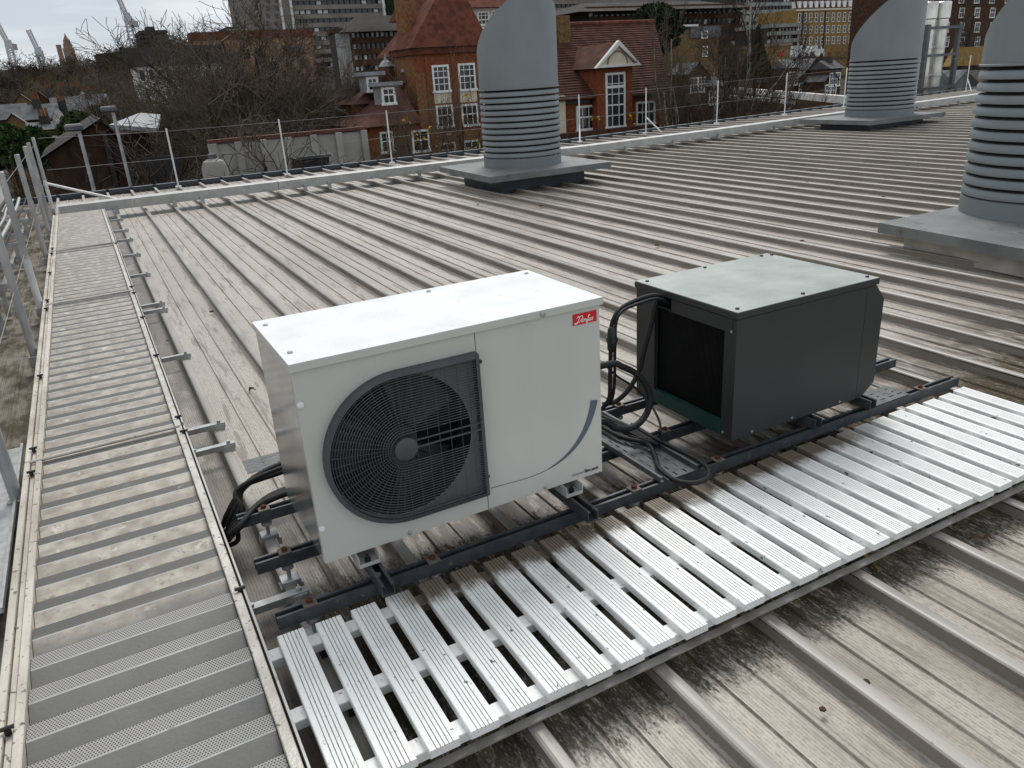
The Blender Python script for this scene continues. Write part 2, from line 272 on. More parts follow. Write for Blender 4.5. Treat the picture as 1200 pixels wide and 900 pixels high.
# ------------------------------------------------------------------ mesh builder
class MB:
    def __init__(self): self.v = []; self.f = []; self.m = []
    def add(self, vs, fs, mi=0):
        o = len(self.v); self.v += [tuple(map(float, p)) for p in vs]; self.f += [tuple(i + o for i in f) for f in fs]; self.m += [mi] * len(fs); return self
    def box(self, x0, x1, y0, y1, z0, z1, mi=0, bev=0.0):
        if bev <= 0:
            vs = [(x, y, z) for z in (z0, z1) for y in (y0, y1) for x in (x0, x1)]
            return self.add(vs, [(0, 2, 3, 1), (4, 5, 7, 6), (0, 1, 5, 4), (2, 6, 7, 3), (0, 4, 6, 2), (1, 3, 7, 5)], mi)
        b = bev; vs = []; fs = []
        rings = [(z0, b), (z0 + b, 0), (z1 - b, 0), (z1, b)]
        for z, i in rings: vs += [(x0 + i, y0 + i, z), (x1 - i, y0 + i, z), (x1 - i, y1 - i, z), (x0 + i, y1 - i, z)]
        for r in range(3):
            for q in range(4): a = r * 4 + q; c = r * 4 + (q + 1) % 4; fs.append((a, c, c + 4, a + 4))
        fs += [(3, 2, 1, 0), (12, 13, 14, 15)]
        return self.add(vs, fs, mi)
    def extrude(self, poly, axis, a, b, mi=0, closed=True, caps=True):
        """poly: 2D points; axis 'x': (y,z) poly, 'y': (x,z) poly, 'z': (x,y) poly"""
        n = len(poly)
        def P(p, t): return {'x': (t, p[0], p[1]), 'y': (p[0], t, p[1]), 'z': (p[0], p[1], t)}[axis]
        vs = [P(p, a) for p in poly] + [P(p, b) for p in poly]; fs = []
        for i in range(n if closed else n - 1): j = (i + 1) % n; fs.append((i, j, j + n, i + n))
        if closed and caps: fs += [tuple(range(n - 1, -1, -1)), tuple(range(n, 2 * n))]
        return self.add(vs, fs, mi)
    def tube(self, path, r, n=8, mi=0, cap=True):
        path = [np.array(p, float) for p in path]; k = len(path); rs = r if hasattr(r, '__len__') else [r] * k
        vs = []; fs = []; prev = None
        for i, p in enumerate(path):
            d = path[min(i + 1, k - 1)] - path[max(i - 1, 0)]; d = d / (np.linalg.norm(d) + 1e-12)
            if prev is None: up = np.array([0, 0, 1.0]) if abs(d[2]) < 0.9 else np.array([1.0, 0, 0]); u = np.cross(d, up)
            else: u = prev - d * np.dot(prev, d)
            u /= np.linalg.norm(u) + 1e-12; prev = u; vv = np.cross(d, u)
            for q in range(n): a = 2 * math.pi * q / n; vs.append(p + rs[i] * (math.cos(a) * u + math.sin(a) * vv))
        for i in range(k - 1):
            for q in range(n): a = i * n + q; b = i * n + (q + 1) % n; fs.append((a, b, b + n, a + n))
        if cap: fs += [tuple(range(n - 1, -1, -1)), tuple(range((k - 1) * n, k * n))]
        return self.add(vs, fs, mi)
    def lathe(self, prof, c=(0, 0, 0), n=32, mi=0, cap=False):
        vs = []; fs = []; k = len(prof)
        for r, z in prof:
            for q in range(n): a = 2 * math.pi * q / n; vs.append((c[0] + r * math.cos(a), c[1] + r * math.sin(a), c[2] + z))
        for i in range(k - 1):
            for q in range(n): a = i * n + q; b = i * n + (q + 1) % n; fs.append((a, b, b + n, a + n))
        if cap: fs += [tuple(range(n - 1, -1, -1)), tuple(range((k - 1) * n, k * n))]
        return self.add(vs, fs, mi)
    def build(self, name, mats, parent=None, smooth=False, loc=None):
        me = bpy.data.meshes.new(name); off = np.zeros(3)
        if parent is not None: off = world_loc(parent)
        elif loc is not None: off = np.array(loc, float)
        me.from_pydata([tuple(np.array(p) - off) for p in self.v] if off.any() else self.v, [], self.f)
        mats = mats if isinstance(mats, (list, tuple)) else [mats]
        for mm in mats: me.materials.append(M[mm])
        if len(mats) > 1: me.polygons.foreach_set('material_index', self.m)
        if smooth:
            me.polygons.foreach_set('use_smooth', [True] * len(me.polygons))
            try: me.set_sharp_from_angle(angle=math.radians(40))
            except Exception: pass
        me.update(); o = bpy.data.objects.new(name, me); COL.objects.link(o)
        if parent is not None: o.parent = parent
        elif loc is not None: o.location = loc
        return o
def world_loc(o):
    l = np.array(o.location, float); p = o.parent
    while p is not None: l = l + np.array(p.location, float); p = p.parent
    return l
def tag(o, label, cat, group=None, kind=None):
    if label: o['label'] = label
    if cat: o['category'] = cat
    if group: o['group'] = group
    if kind: o['kind'] = kind
    return o
def thing(name, label, cat, loc=(0, 0, 0), group=None):
    o = bpy.data.objects.new(name, None); COL.objects.link(o); o.location = loc; o.empty_display_size = 0.1
    return tag(o, label, cat, group)
def copy_tree(o, parent=None):
    c = o.copy(); COL.objects.link(c)
    if parent is not None: c.parent = parent
    for ch in list(o.children): copy_tree(ch, c)
    return c
def share(src, name, parent, dloc, rz=0.0):
    """another object of the same mesh, moved by dloc from its source"""
    o = bpy.data.objects.new(name, src.data); COL.objects.link(o); o.parent = parent
    o.location = Vector(src.location) + Vector(dloc); o.rotation_euler = (0, 0, rz); return o
def smooth_path(pts, per=8):
    pts = [np.array(p, float) for p in pts]; P = [2 * pts[0] - pts[1]] + pts + [2 * pts[-1] - pts[-2]]; out = []
    for i in range(1, len(P) - 2):
        for s in range(per):
            t = s / per; a, b, c, d = P[i - 1], P[i], P[i + 1], P[i + 2]
            out.append(0.5 * ((2 * b) + (c - a) * t + (2 * a - 5 * b + 4 * c - d) * t * t + (3 * b - a - 3 * c + d) * t ** 3))
    out.append(pts[-1]); return out

# ================================================================== SETTING
MB().add([(-900, -60, ground_z(-60)), (900, -60, ground_z(-60)), (900, 1200, ground_z(1200)), (-900, 1200, ground_z(1200))], [(0, 1, 2, 3)]).build('ground', 'earth')
tag(bpy.data.objects['ground'], 'dark earth and yards far below the roof', 'ground', kind='structure'); del bpy.data.objects['ground']['category']

# ---- the sheet roof: one child per panel
PITCH = 0.402; RIB0 = 0.306
roof = thing('roof', 'pale grey ribbed sheet metal roof', None); roof['kind'] = 'structure'
Y_EAVE = 16.25
prof = [(0.0, 0.0035), (0.007, 0.0025), (0.0115, -0.001), (0.012, -0.006), (0.008, -0.011), (0.009, -0.047), (0.016, -0.053), (0.030, -0.055)]
for c0 in (0.135, 0.240):
    prof += [(c0 - 0.013, -0.055), (c0 - 0.008, -0.047), (c0 + 0.006, -0.047), (c0 + 0.012, -0.055)]
prof += [(0.352, -0.055), (0.362, -0.0545), (0.3665, -0.0525), (0.3720, -0.0475), (0.3745, -0.0470), (0.3755, -0.012), (0.3705, -0.0085), (0.3705, -0.003), (0.375, 0.0015), (0.383, 0.0040), (0.394, 0.0042), (0.402, 0.0035)]
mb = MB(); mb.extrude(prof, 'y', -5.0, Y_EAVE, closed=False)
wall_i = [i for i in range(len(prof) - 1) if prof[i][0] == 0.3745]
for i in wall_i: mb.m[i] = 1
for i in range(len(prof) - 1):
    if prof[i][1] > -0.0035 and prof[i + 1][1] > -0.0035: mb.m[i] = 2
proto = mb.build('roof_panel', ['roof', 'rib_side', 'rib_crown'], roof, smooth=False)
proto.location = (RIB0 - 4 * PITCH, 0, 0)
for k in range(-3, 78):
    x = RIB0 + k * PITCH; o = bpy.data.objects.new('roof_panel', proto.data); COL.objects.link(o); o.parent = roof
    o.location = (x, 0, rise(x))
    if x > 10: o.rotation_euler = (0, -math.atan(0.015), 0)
# dark sub-structure under the sheets and the building's wall below the eave
mb = MB(); mb.box(-1.3, 33, -5, 16.2, -9.0, -0.12); o = mb.build('building_base', 'brick_d'); tag(o, 'brick base of the building under the sheet roof', None, kind='structure')
gut = thing('eave_gutter', 'dark navy gutter along the far edge of the roof', 'gutter', (0, 16.3, 0))
mb = MB()
pts = [(-1.3, 0), (10, 0), (32, rise(32))]
for (xa, za), (xb, zb) in zip(pts, pts[1:]):
    for (ya, yb, z0, z1) in ((16.27, 16.30, -0.16, -0.012), (16.30, 16.52, -0.17, -0.15), (16.52, 16.55, -0.17, 0.028)):
        mb.add([(xa, ya, za + z0), (xb, ya, zb + z0), (xb, yb, zb + z0), (xa, yb, za + z0), (xa, ya, za + z1), (xb, ya, zb + z1), (xb, yb, zb + z1), (xa, yb, za + z1)],
               [(0, 3, 2, 1), (4, 5, 6, 7), (0, 1, 5, 4), (1, 2, 6, 5), (2, 3, 7, 6), (3, 0, 4, 7)])
mb.build('trough', 'gutter', gut)
# foam closers between rib ends
mb = MB(); mb.box(0.03, 0.375, 16.255, 16.40, -0.02, 0.045); cl = mb.build('closer', 'gutter', gut)
base = cl.location.copy()
for k in range(-3, 76):
    x = RIB0 + k * PITCH; o = bpy.data.objects.new('closer', cl.data); COL.objects.link(o); o.parent = gut; o.location = (x, 0, rise(x))
bpy.data.objects.remove(cl)

# ---- edge cable tray with lid near the eave
tray = thing('eave_cable_tray', 'long pale galvanised cable tray cover on the roof parallel to the gutter', 'cable tray', (0, 13.1, 0))
SEG = [-0.44, 2.7, 5.7, 8.7, 11.7, 14.7, 17.7, 20.7, 23.7, 26.7, 29.7, 32.0]
for xa, xb in zip(SEG, SEG[1:]):
    mb = MB(); za, zb = rise(xa), rise(xb); g = 0.004
    sec = [(13.02, 0.055), (13.28, 0.055), (13.28, 0.188), (13.27, 0.193), (13.03, 0.193), (13.02, 0.188)]
    n = len(sec); vs = [(xa + g, y, z + za) for y, z in sec] + [(xb - g, y, z + zb) for y, z in sec]
    mb.add(vs, [(i, (i + 1) % n, (i + 1) % n + n, i + n) for i in range(n)] + [tuple(range(n - 1, -1, -1)), tuple(range(n, 2 * n))])
    mb.build('cover_length', 'galv_light', tray)
mb = MB(); mb.box(-0.028, 0.028, 12.985, 13.016, 0.0, 0.105).box(-0.028, 0.028, 12.93, 12.985, -0.004, 0.012).tube([(0, 12.984, 0.07), (0, 12.976, 0.07)], 0.012, 8)
br = mb.build('tray_bracket', 'galv', tray, loc=None)
for k in (0, 2, 3, 7, 8, 12, 14, 18, 19, 23, 26, 29, 33, 37, 41, 45, 49, 53, 57, 61, 65, 69):
    x = RIB0 + k * PITCH; share(br, 'tray_bracket', tray, (x, 0, rise(x) + 0.002))
bpy.data.objects.remove(br)

# ---- safety posts and wires along the eave
post_x = [(1.49, 0), (3.52, 0), (5.71, 0), (7.95, 0), (10.40, 1), (12.33, 2), (14.6, 0), (17.0, 0), (19.3, 0), (24.8, 1), (26.6, 0)]
mb = MB(); mb.tube([(0, 0, 0.0), (0, 0, 1.03)], 0.016, 8).box(-0.05, 0.05, -0.05, 0.05, -0.035, 0.006)
for i, (x, br_) in enumerate(post_x):
    t = thing('guard_post', 'slim pale metal guard post standing on the roof edge beside the gutter' if not br_ else 'slim pale metal guard post with a diagonal brace at its foot', 'post', (x, 15.95, rise(x)), 'guard posts along the eave')
    if i == 0: o = mb.build('pole', 'post_w', None, smooth=True); pole = o; o.parent = t
    else: o = bpy.data.objects.new('pole', pole.data); COL.objects.link(o); o.parent = t
    if br_:
        s = -1 if br_ == 1 else 1
        MB().tube([(x, 15.95, rise(x) + 0.36), (x + 0.22 * s, 15.62, rise(x) + 0.0)], 0.017, 6).build('brace', 'post_w', t)
for zz, lab in ((0.98, 'thin upper safety wire strung between the guard posts on the eave'), (0.50, 'thin lower safety wire strung between the guard posts on the eave')):
    pts = [(-0.5, 14.6, zz + 0.1)] + [(x, 15.95, zz + rise(x)) for x, _ in post_x]
    tag(MB().tube(pts, 0.0028, 4).build('safety_wire', 'cable_grey'), lab, 'wire')

# ---- the side wall rising beside the roof
wl = thing('side_wall', 'pale clad side wall rising at the edge of the roof', 'wall', (-1.4, 10, 0))
for i in range(14):
    y0 = 3.6 + i * 0.98; MB().box(-1.6, -1.34, y0 + 0.004, y0 + 0.976, -0.2, 3.4, bev=0.006).build('cladding_panel', 'wall_clad', wl)

# ================================================================== PERFORATED WALKWAY
wk = thing('perforated_walkway', 'long aluminium walkway of perforated stepped treads running along the roof', 'walkway', (-0.17, 2.0, 0))
TP = 0.1463; XL, XR = -0.445, 0.104
def tread_mesh(y):
    a = MB(); zt = 0.102; zl = 0.070; ym = y; yn = y
    # smooth face climbing away from the viewer's side to the nose, then the perforated strip falling behind it
    f0 = yn - TP * 0.56
    a.add([(XL, f0, zl), (XR, f0, zl), (XR, yn - 0.004, zt - 0.002), (XL, yn - 0.004, zt - 0.002)], [(0, 1, 2, 3)], 0)
    a.add([(XL, yn - 0.004, zt - 0.002), (XR, yn - 0.004, zt - 0.002), (XR, yn, zt), (XL, yn, zt)], [(0, 1, 2, 3)], 2)
    a.add([(XL, yn, zt), (XR, yn, zt), (XR, yn + TP * 0.44 - 0.003, zt - 0.004), (XL, yn + TP * 0.44 - 0.003, zt - 0.004)], [(0, 1, 2, 3)], 1)
    a.add([(XL, yn + TP * 0.44 - 0.003, zt - 0.004), (XR, yn + TP * 0.44 - 0.003, zt - 0.004), (XR, yn + TP * 0.44 - 0.003, zl - 0.03), (XL, yn + TP * 0.44 - 0.003, zl - 0.03)], [(0, 1, 2, 3)], 0)
    return a
t0 = tread_mesh(1.594).build('tread', ['tread', 'perf', 'galv_light'], wk)
for k in range(-7, 79):
    if k: share(t0, 'tread', wk, (0, k * TP, 0))
JY = [0.40, 3.70, 6.88, 9.50, 12.75]
for ya, yb in zip(JY, JY[1:]):
    # right-hand edge angle
    MB().box(XR + 0.002, XR + 0.030, ya + 0.004, yb - 0.004, 0.02, 0.118, bev=0.002).build('edge_rail', 'alu', wk)
    MB().box(XR + 0.036, XR + 0.042, ya + 0.02, yb - 0.02, 0.05, 0.124).build('edge_fin', 'galv_light', wk)
    # left-hand double channel
    MB().box(XL - 0.026, XL - 0.002, ya + 0.004, yb - 0.004, 0.02, 0.116, bev=0.002).build('edge_rail', 'alu_tan', wk)
    MB().box(XL - 0.044, XL - 0.030, ya + 0.004, yb - 0.004, 0.02, 0.104).build('edge_channel', 'alu_tan', wk)
    MB().box(XL - 0.070, XL - 0.048, ya + 0.004, yb - 0.004, 0.02, 0.116, bev=0.002).build('edge_channel', 'alu_tan', wk)
for yj in JY[1:-1]:
    MB().tube([(XL - 0.05, yj - 0.012, 0.116), (XR + 0.02, yj - 0.012, 0.122)], 0.007, 6).tube([(XL, yj + 0.012, 0.112), (XR, yj + 0.012, 0.112)], 0.006, 6).build('joint_bar', 'alu', wk)
bm_ = MB(); bm_.tube([(0, 0, -0.014), (0, 0, 0.004)], 0.0085, 6).tube([(-0.016, 0, 0.006), (0.016, 0, 0.006)], 0.0055, 6)
bolt0 = bm_.build('clip_bolt', 'black', wk); bolt0.location = (0, 0, 0)
lw = np.array(wk.location)
first = True
for (bx, ys) in ((XL - 0.037, (1.93, 3.55, 3.82, 4.95, 6.7, 7.0, 8.2, 9.3, 9.65)), (XR + 0.028, (2.2, 3.6, 3.8, 4.9, 5.9, 6.75, 7.0, 9.4))):
    for y in ys:
        o = bpy.data.objects.new('clip_bolt', bolt0.data); COL.objects.link(o); o.parent = wk; o.location = (bx - 0, y - 0, 0.122)
        o.location = Vector((bx, y, 0.122)) - Vector((0, 0, 0)) + bolt0.location
bpy.data.objects.remove(bolt0)
# fixing bars between walkway and first rib, each clamped to the sheet
bar = MB(); bar.box(0.138, 0.335, -0.016, 0.016, 0.030, 0.036).box(0.138, 0.335, -0.016, -0.013, 0.010, 0.030).box(0.285, 0.330, -0.022, 0.022, -0.004, 0.030)
hd = MB(); hd.tube([(0.155, 0, 0.036), (0.155, 0, 0.046)], 0.0095, 6).tube([(0.308, 0, 0.036), (0.308, 0, 0.048)], 0.0095, 6)
b0 = None
for i, y in enumerate((1.05, 2.22, 3.55, 3.83, 5.12, 6.45, 6.66, 7.95, 9.1, 10.2, 11.0, 12.1)):
    t = thing('fixing_bar', 'short galvanised fixing bar on the walkway edge, %s counting from the eave tray' % ('first', 'second', 'third', 'fourth', 'fifth', 'sixth', 'seventh', 'eighth', 'ninth', 'tenth', 'eleventh', 'twelfth')[11 - i], 'bracket', (0, y, 0), 'fixing bars beside the perforated walkway')
    if b0 is None:
        b0 = bar.build('flat_bar', 'galv', None); b0.parent = t; h0 = hd.build('bolt_head', 'galv', None); h0.parent = t
    else:
        for s in (b0, h0):
            o = bpy.data.objects.new(s.name.split('.')[0], s.data); COL.objects.link(o); o.parent = t

# ================================================================== WHITE SLATTED DECK
deck = thing('slatted_deck', 'white grooved slat walkway deck lying along the dark rails', 'deck', (0.185, 1.34, 0))
SW, ST, SPITCH, ZT = 0.078, 0.024, 0.11055, 0.090
poly = [(0.0, ZT - ST), (0.0, ZT - 0.002), (0.002, ZT)]; gro = []
for j in range(5):
    g0 = 0.0165 + j * 0.0108; poly += [(g0, ZT), (g0, ZT - 0.0035), (g0 + 0.0026, ZT - 0.0035), (g0 + 0.0026, ZT)]; gro.append(len(poly) - 3)
poly += [(SW - 0.002, ZT), (SW, ZT - 0.002), (SW, ZT - ST)]
mb = MB(); x0 = 0.185; pp = [(x0 + a, b) for a, b in poly]; n = len(pp)
for i in range(n): mb.add([(pp[i][0], 1.340, pp[i][1]), (pp[(i + 1) % n][0], 1.340, pp[(i + 1) % n][1]), (pp[(i + 1) % n][0], 1.955, pp[(i + 1) % n][1]), (pp[i][0], 1.955, pp[i][1])], [(3, 2, 1, 0)], 1 if i in gro else 0)
for y, rev in ((1.340, False), (1.955, True)):
    vs = [(a, y, b) for a, b in pp]; idx = list(range(n)); mb.add(vs, [tuple(idx[::-1] if rev else idx)], 0)
sl = mb.build('slat', ['slat', 'groove'], deck)
for k in range(1, 29):
    o = share(sl, 'slat', deck, (k * SPITCH + rnd.uniform(-0.0022, 0.0022), rnd.uniform(-0.006, 0.006), rnd.uniform(-0.0012, 0.0008)), rnd.uniform(-0.004, 0.004))
for yb in (1.392, 1.652, 1.915):
    MB().box(0.150, 3.375, yb - 0.026, yb + 0.026, 0.036, ZT - ST - 0.0005, bev=0.002).build('bearer', 'slat', deck)
MB().box(0.150, 3.375, 1.340, 1.364, 0.020, 0.0260).build('edge_angle', 'edge_grey', deck)
mb = MB()
for x in np.arange(0.36, 3.3, 0.402):
    for yb in (1.392, 1.652, 1.915): mb.box(x - 0.07, x - 0.02, yb - 0.02, yb + 0.02, 0.003, 0.0355)
mb.build('packer', 'black', deck)['kind'] = 'stuff'

# ================================================================== STEEL STRUT RAILS
def channel(a, w=0.041, h=0.041, t=0.003, lip=0.010):
    """C-section polygon, open side up, around centre a=(u,zbottom)"""
    u, z = a; hw = w / 2
    return [(u - hw, z), (u + hw, z), (u + hw, z + h), (u + hw - lip, z + h), (u + hw - lip, z + h - 0.006), (u + hw - lip + t, z + h - 0.006), (u + hw - t, z + h - t), (u + hw - t, z + t),
            (u - hw + t, z + t), (u - hw + t, z + h - t), (u - hw + lip - t, z + h - 0.006), (u - hw + lip, z + h - 0.006), (u - hw + lip, z + h), (u - hw, z + h)]
ZR = 0.080
wsh = MB(); wsh.box(-0.021, 0.021, -0.021, 0.021, 0.0, 0.006, 0, 0.001); bol = MB(); bol.tube([(0, 0, 0.006), (0, 0, 0.016)], 0.0105, 6)
ftm = MB(); ftm.tube([(0, 0, -0.072), (0, 0, 0.0)], 0.007, 8).lathe([(0.002, -0.022), (0.020, -0.020), (0.020, -0.010), (0.008, -0.004)], n=12).box(-0.032, 0.032, -0.026, 0.026, -0.078, -0.058, 0, 0.002).box(-0.036, -0.020, -0.022, 0.022, -0.112, -0.080).box(0.026, 0.040, -0.022, 0.022, -0.108, -0.080)
protos = {}
def use(key, mbx, matn, parent, loc):
    if key not in protos: o = mbx.build(key, matn, None); protos[key] = o.data
    else: o = bpy.data.objects.new(key, protos[key]); COL.objects.link(o)
    o.parent = parent; o.location = loc; return o
def rail(yc, x0, x1, bolts, label):
    t = thing('strut_rail', label, 'rail', (x0, yc, 0), 'long strut rails under the two cabinets')
    MB().extrude(channel((yc, ZR)), 'x', x0, x1).build('channel', 'strut', t)
    for k in bolts:
        x = RIB0 + k * PITCH - 0.004
        use('washer', wsh, 'washer', t, (x - x0, 0, ZR + 0.0415)); use('bolt', bol, 'rust', t, (x - x0, 0, ZR + 0.0415)); use('foot_clamp', ftm, 'galv', t, (x - x0, 0, ZR - 0.002))
rail(2.012, 0.200, 3.370, (0, 1, 3, 4, 7), 'long dark strut rail lying right against the white slatted deck')
rail(2.335, 0.203, 3.360, (0, 4, 7), 'dark strut rail under the middle of both cabinets')
rail(2.665, 0.205, 3.10, (0, 4), 'dark strut rail behind the white cabinet, furthest from the slatted deck')
def cross(xc, y0, y1, label, z=ZR + 0.0415):
    t = thing('cross_strut', label, 'rail', (xc, y0, z), 'short cross struts carrying the cabinets')
    MB().extrude([(u, zz) for u, zz in channel((xc, z))], 'y', y0, y1).build('channel', 'strut', t)
    for y in (2.012, 2.335): use('strut_bolt', bol, 'galv', t, (0, y - y0, 0.004))
cross(0.520, 1.915, 2.70, 'short cross strut under the fan end of the white cabinet')
cross(1.262, 1.915, 2.70, 'short cross strut under the badge end of the white cabinet')
cross(2.430, 1.985, 2.70, 'short cross strut under the middle of the charcoal cabinet')
cross(2.765, 1.985, 2.70, 'short cross strut under the hooded end of the charcoal cabinet')

# ================================================================== WHITE CONDENSING UNIT
UA = thing('condensing_unit', 'white condensing unit cabinet with a large round fan grille on rails', 'condenser', (0.89, 2.30, 0.165))
AX0, AX1, AXS, AY0, AY1, AZ0, AZ1 = 0.376, 1.400, 0.937, 2.058, 2.540, 0.208, 0.834
FC = (0.668, 0.525); FR = 0.232
# front panel with a real round opening
mb = MB(); N = 72; angs = sorted([2 * math.pi * i / N for i in range(N)] + [math.atan2(z - FC[1], x - FC[0]) % (2 * math.pi) for x in (AX0, AXS) for z in (AZ0, AZ1)])
def rect_hit(a):
    c, s = math.cos(a), math.sin(a); t = 1e9
    for lim, comp, cc in ((AX0, c, FC[0]), (AXS, c, FC[0]), (AZ0, s, FC[1]), (AZ1, s, FC[1])):
        if abs(comp) > 1e-9:
            q = (lim - cc) / comp
            if q > 1e-6: t = min(t, q)
    return FC[0] + c * t, FC[1] + s * t
inn = [(FC[0] + FR * math.cos(a), FC[1] + FR * math.sin(a)) for a in angs]; out = [rect_hit(a) for a in angs]; n = len(angs)
mb.add([(x, AY0, z) for x, z in inn] + [(x, AY0, z) for x, z in out], [(i, i + n, (i + 1) % n + n, (i + 1) % n) for i in range(n)])
mb.add([(x, AY0, z) for x, z in inn] + [(x, AY0 + 0.10, z) for x, z in inn], [(i, (i + 1) % n, (i + 1) % n + n, i + n) for i in range(n)], 1)
mb.add([(x, AY0, z) for x, z in out] + [(x, AY0 + 0.02, z) for x, z in out], [(i, i + n, (i + 1) % n + n, (i + 1) % n) for i in range(n)])
fp = mb.build('fan_panel', ['white', 'void'], UA)
sp = MB().box(AXS + 0.003, AX1, AY0, AY0 + 0.02, AZ0, AZ1, bev=0.0015).build('service_panel', 'white', UA)
body = MB(); body.box(AX0 + 0.003, AX1 - 0.003, AY0 + 0.2, AY1, AZ0 + 0.004, AZ1, 0); body.build('rear_body', 'void', UA)
MB().box(AX0 - 0.0005, AX0 + 0.0025, AY0 + 0.0205, AY1 + 0.001, AZ0 + 0.002, AZ1 - 0.001).build('side_panel', 'steel_side', UA)
MB().box(AX1 - 0.0025, AX1 + 0.0005, AY0 + 0.0205, AY1 + 0.001, AZ0 + 0.002, AZ1 - 0.001).build('side_panel', 'white', UA)
MB().box(AX0 + 0.004, AX1 - 0.004, AY0 + 0.021, AY0 + 0.199, AZ0 + 0.001, AZ0 + 0.0035).build('base_pan', 'galv', UA)
MB().box(AX0 - 0.006, AX1 + 0.010, AY0 - 0.010, AY1 + 0.012, AZ1 + 0.001, AZ1 + 0.0255, 0, 0.002).build('lid_rim', 'white', UA)
MB().box(AX0 - 0.0055, AX1 + 0.0095, AY0 - 0.0095, AY1 + 0.0115, AZ1 + 0.0257, AZ1 + 0.0270).build('lid', 'white_lit', UA)  # thin top sheet carrying the painted-in light
# lid screws
for (x, y) in ((0.40, 2.15), (0.40, 2.48), (1.375, 2.50), (0.98, 2.51)):
    MB().lathe([(0.009, 0.0), (0.0085, 0.003), (0.005, 0.0055), (0.0005, 0.006)], (x, y, AZ1 + 0.027), 10).build('lid_screw', 'screw', UA)
for (x, z, mn, r) in ((1.177, 0.848, 'screw', 0.009), (0.385, 0.735, 'white_lit', 0.010), (0.385, 0.330, 'white_lit', 0.010), (0.949, 0.737, 'black', 0.0065), (0.945, 0.333, 'black', 0.0065), (0.654, 0.218, 'screw', 0.006), (1.160, 0.221, 'screw', 0.006)):
    y = AY0 - (0.010 if z > 0.84 else 0.0)
    MB().tube([(x, y + 0.002, z), (x, y - 0.005, z), (x, y - 0.007, z)], [r, r, r * 0.6], 10).build('face_screw', mn, UA)
# fan grille
GR = 0.2465; GXR = 0.934; GY = AY0 - 0.030
def stad(r, y, ext=GXR, nseg=28):
    pts = [(ext, y, FC[1] + r)]
    for i in range(nseg + 1): a = math.pi / 2 + math.pi * i / nseg; pts.append((FC[0] + r * math.cos(a), y, FC[1] + r * math.sin(a)))
    pts.append((ext, y, FC[1] - r)); return pts
gr = thing('x', None, None); bpy.data.objects.remove(gr)
fr = MB()
fo = stad(GR + 0.003, 0); fi = stad(GR - 0.012, 0); n = len(fo)
ring = [[(p[0], AY0 - 0.001, p[2]) for p in fo], [(p[0], GY + 0.004, p[2]) for p in fo], [(p[0], GY, p[2]) for p in fi], [(p[0], GY + 0.008, p[2]) for p in fi]]
for a, b in zip(ring, ring[1:]): fr.add(a + b, [(i, i + 1, i + 1 + n, i + n) for i in range(n - 1)])
fr.box(GXR - 0.011, GXR + 0.0005, GY, AY0 - 0.001, FC[1] - GR, FC[1] + GR, 0, 0.001)
grille = fr.build('fan_grille', 'grille', UA, smooth=True)
bars = MB(); NRING = 22
for i in range(NRING):
    r = 0.048 + i * (GR - 0.018 - 0.048) / (NRING - 1); bars.tube(stad(r, GY + 0.004, GXR - 0.006, 20), 0.0014, 4, cap=False)
for i in range(25):
    a = math.pi / 2 + math.pi * i / 24
    if i % 2 == 0 or True: bars.tube([(FC[0] + 0.036 * math.cos(a), GY + 0.0065, FC[1] + 0.036 * math.sin(a)), (FC[0] + (GR - 0.010) * math.cos(a), GY + 0.0065, FC[1] + (GR - 0.010) * math.sin(a))], 0.0012, 4)
for i in range(1, 7):
    x = FC[0] + i * 0.038; bars.tube([(x, GY + 0.0065, FC[1] - GR + 0.01), (x, GY + 0.0065, FC[1] + GR - 0.01)], 0.0012, 4)
bars.build('grille_bars', 'grille', grille)
mb = MB(); mb.tube([(FC[0], GY + 0.012, FC[1]), (FC[0], GY - 0.002, FC[1]), (FC[0], GY - 0.004, FC[1])], [0.037, 0.037, 0.034], 28); mb.box(FC[0] + 0.03, GXR - 0.008, GY + 0.001, GY + 0.006, FC[1] - 0.006, FC[1] - 0.001).box(FC[0] + 0.03, GXR - 0.008, GY + 0.001, GY + 0.006, FC[1] + 0.018, FC[1] + 0.022)
mb.build('grille_hub', 'grille', grille, smooth=True)
# fan inside the opening
fan = MB()
for k in range(3):
    a0 = 2 * math.pi * k / 3 + 0.4; vs = []; nn = 7
    for j in range(nn):
        t = j / (nn - 1)
        for r in (0.05, 0.215): a = a0 + t * (1.25 if r > 0.1 else 0.9); vs.append((FC[0] + r * math.cos(a), AY0 + 0.055 + 0.045 * t, FC[1] + r * math.sin(a)))
    fan.add(vs, [(2 * j, 2 * j + 1, 2 * j + 3, 2 * j + 2) for j in range(nn - 1)])
fan.tube([(FC[0], AY0 + 0.02, FC[1]), (FC[0], AY0 + 0.09, FC[1])], 0.055, 20)
fan.build('fan', 'black', UA)
# grey panel seen behind the square side of the grille
def stad_hit(a):
    c, q = math.cos(a), math.sin(a)
    if c <= 0: return FC[0] + c * (GR - 0.004), FC[1] + q * (GR - 0.004)
    t_ = min((GXR - 0.004 - FC[0]) / c, (GR - 0.004) / abs(q) if abs(q) > 1e-6 else 9); return FC[0] + c * t_, FC[1] + q * t_
aa = sorted([2 * math.pi * i / 64 for i in range(64)] + [math.atan2(sg * (GR - 0.004), GXR - 0.004 - FC[0]) % (2 * math.pi) for sg in (1, -1)]); n = len(aa)
mb = MB(); mb.add([(FC[0] + FR * math.cos(a), AY0 - 0.0025, FC[1] + FR * math.sin(a)) for a in aa] + [(stad_hit(a)[0], AY0 - 0.0025, stad_hit(a)[1]) for a in aa], [(i, i + n, (i + 1) % n + n, (i + 1) % n) for i in range(n)])
mb.build('grille_backing', 'back_grey', UA)
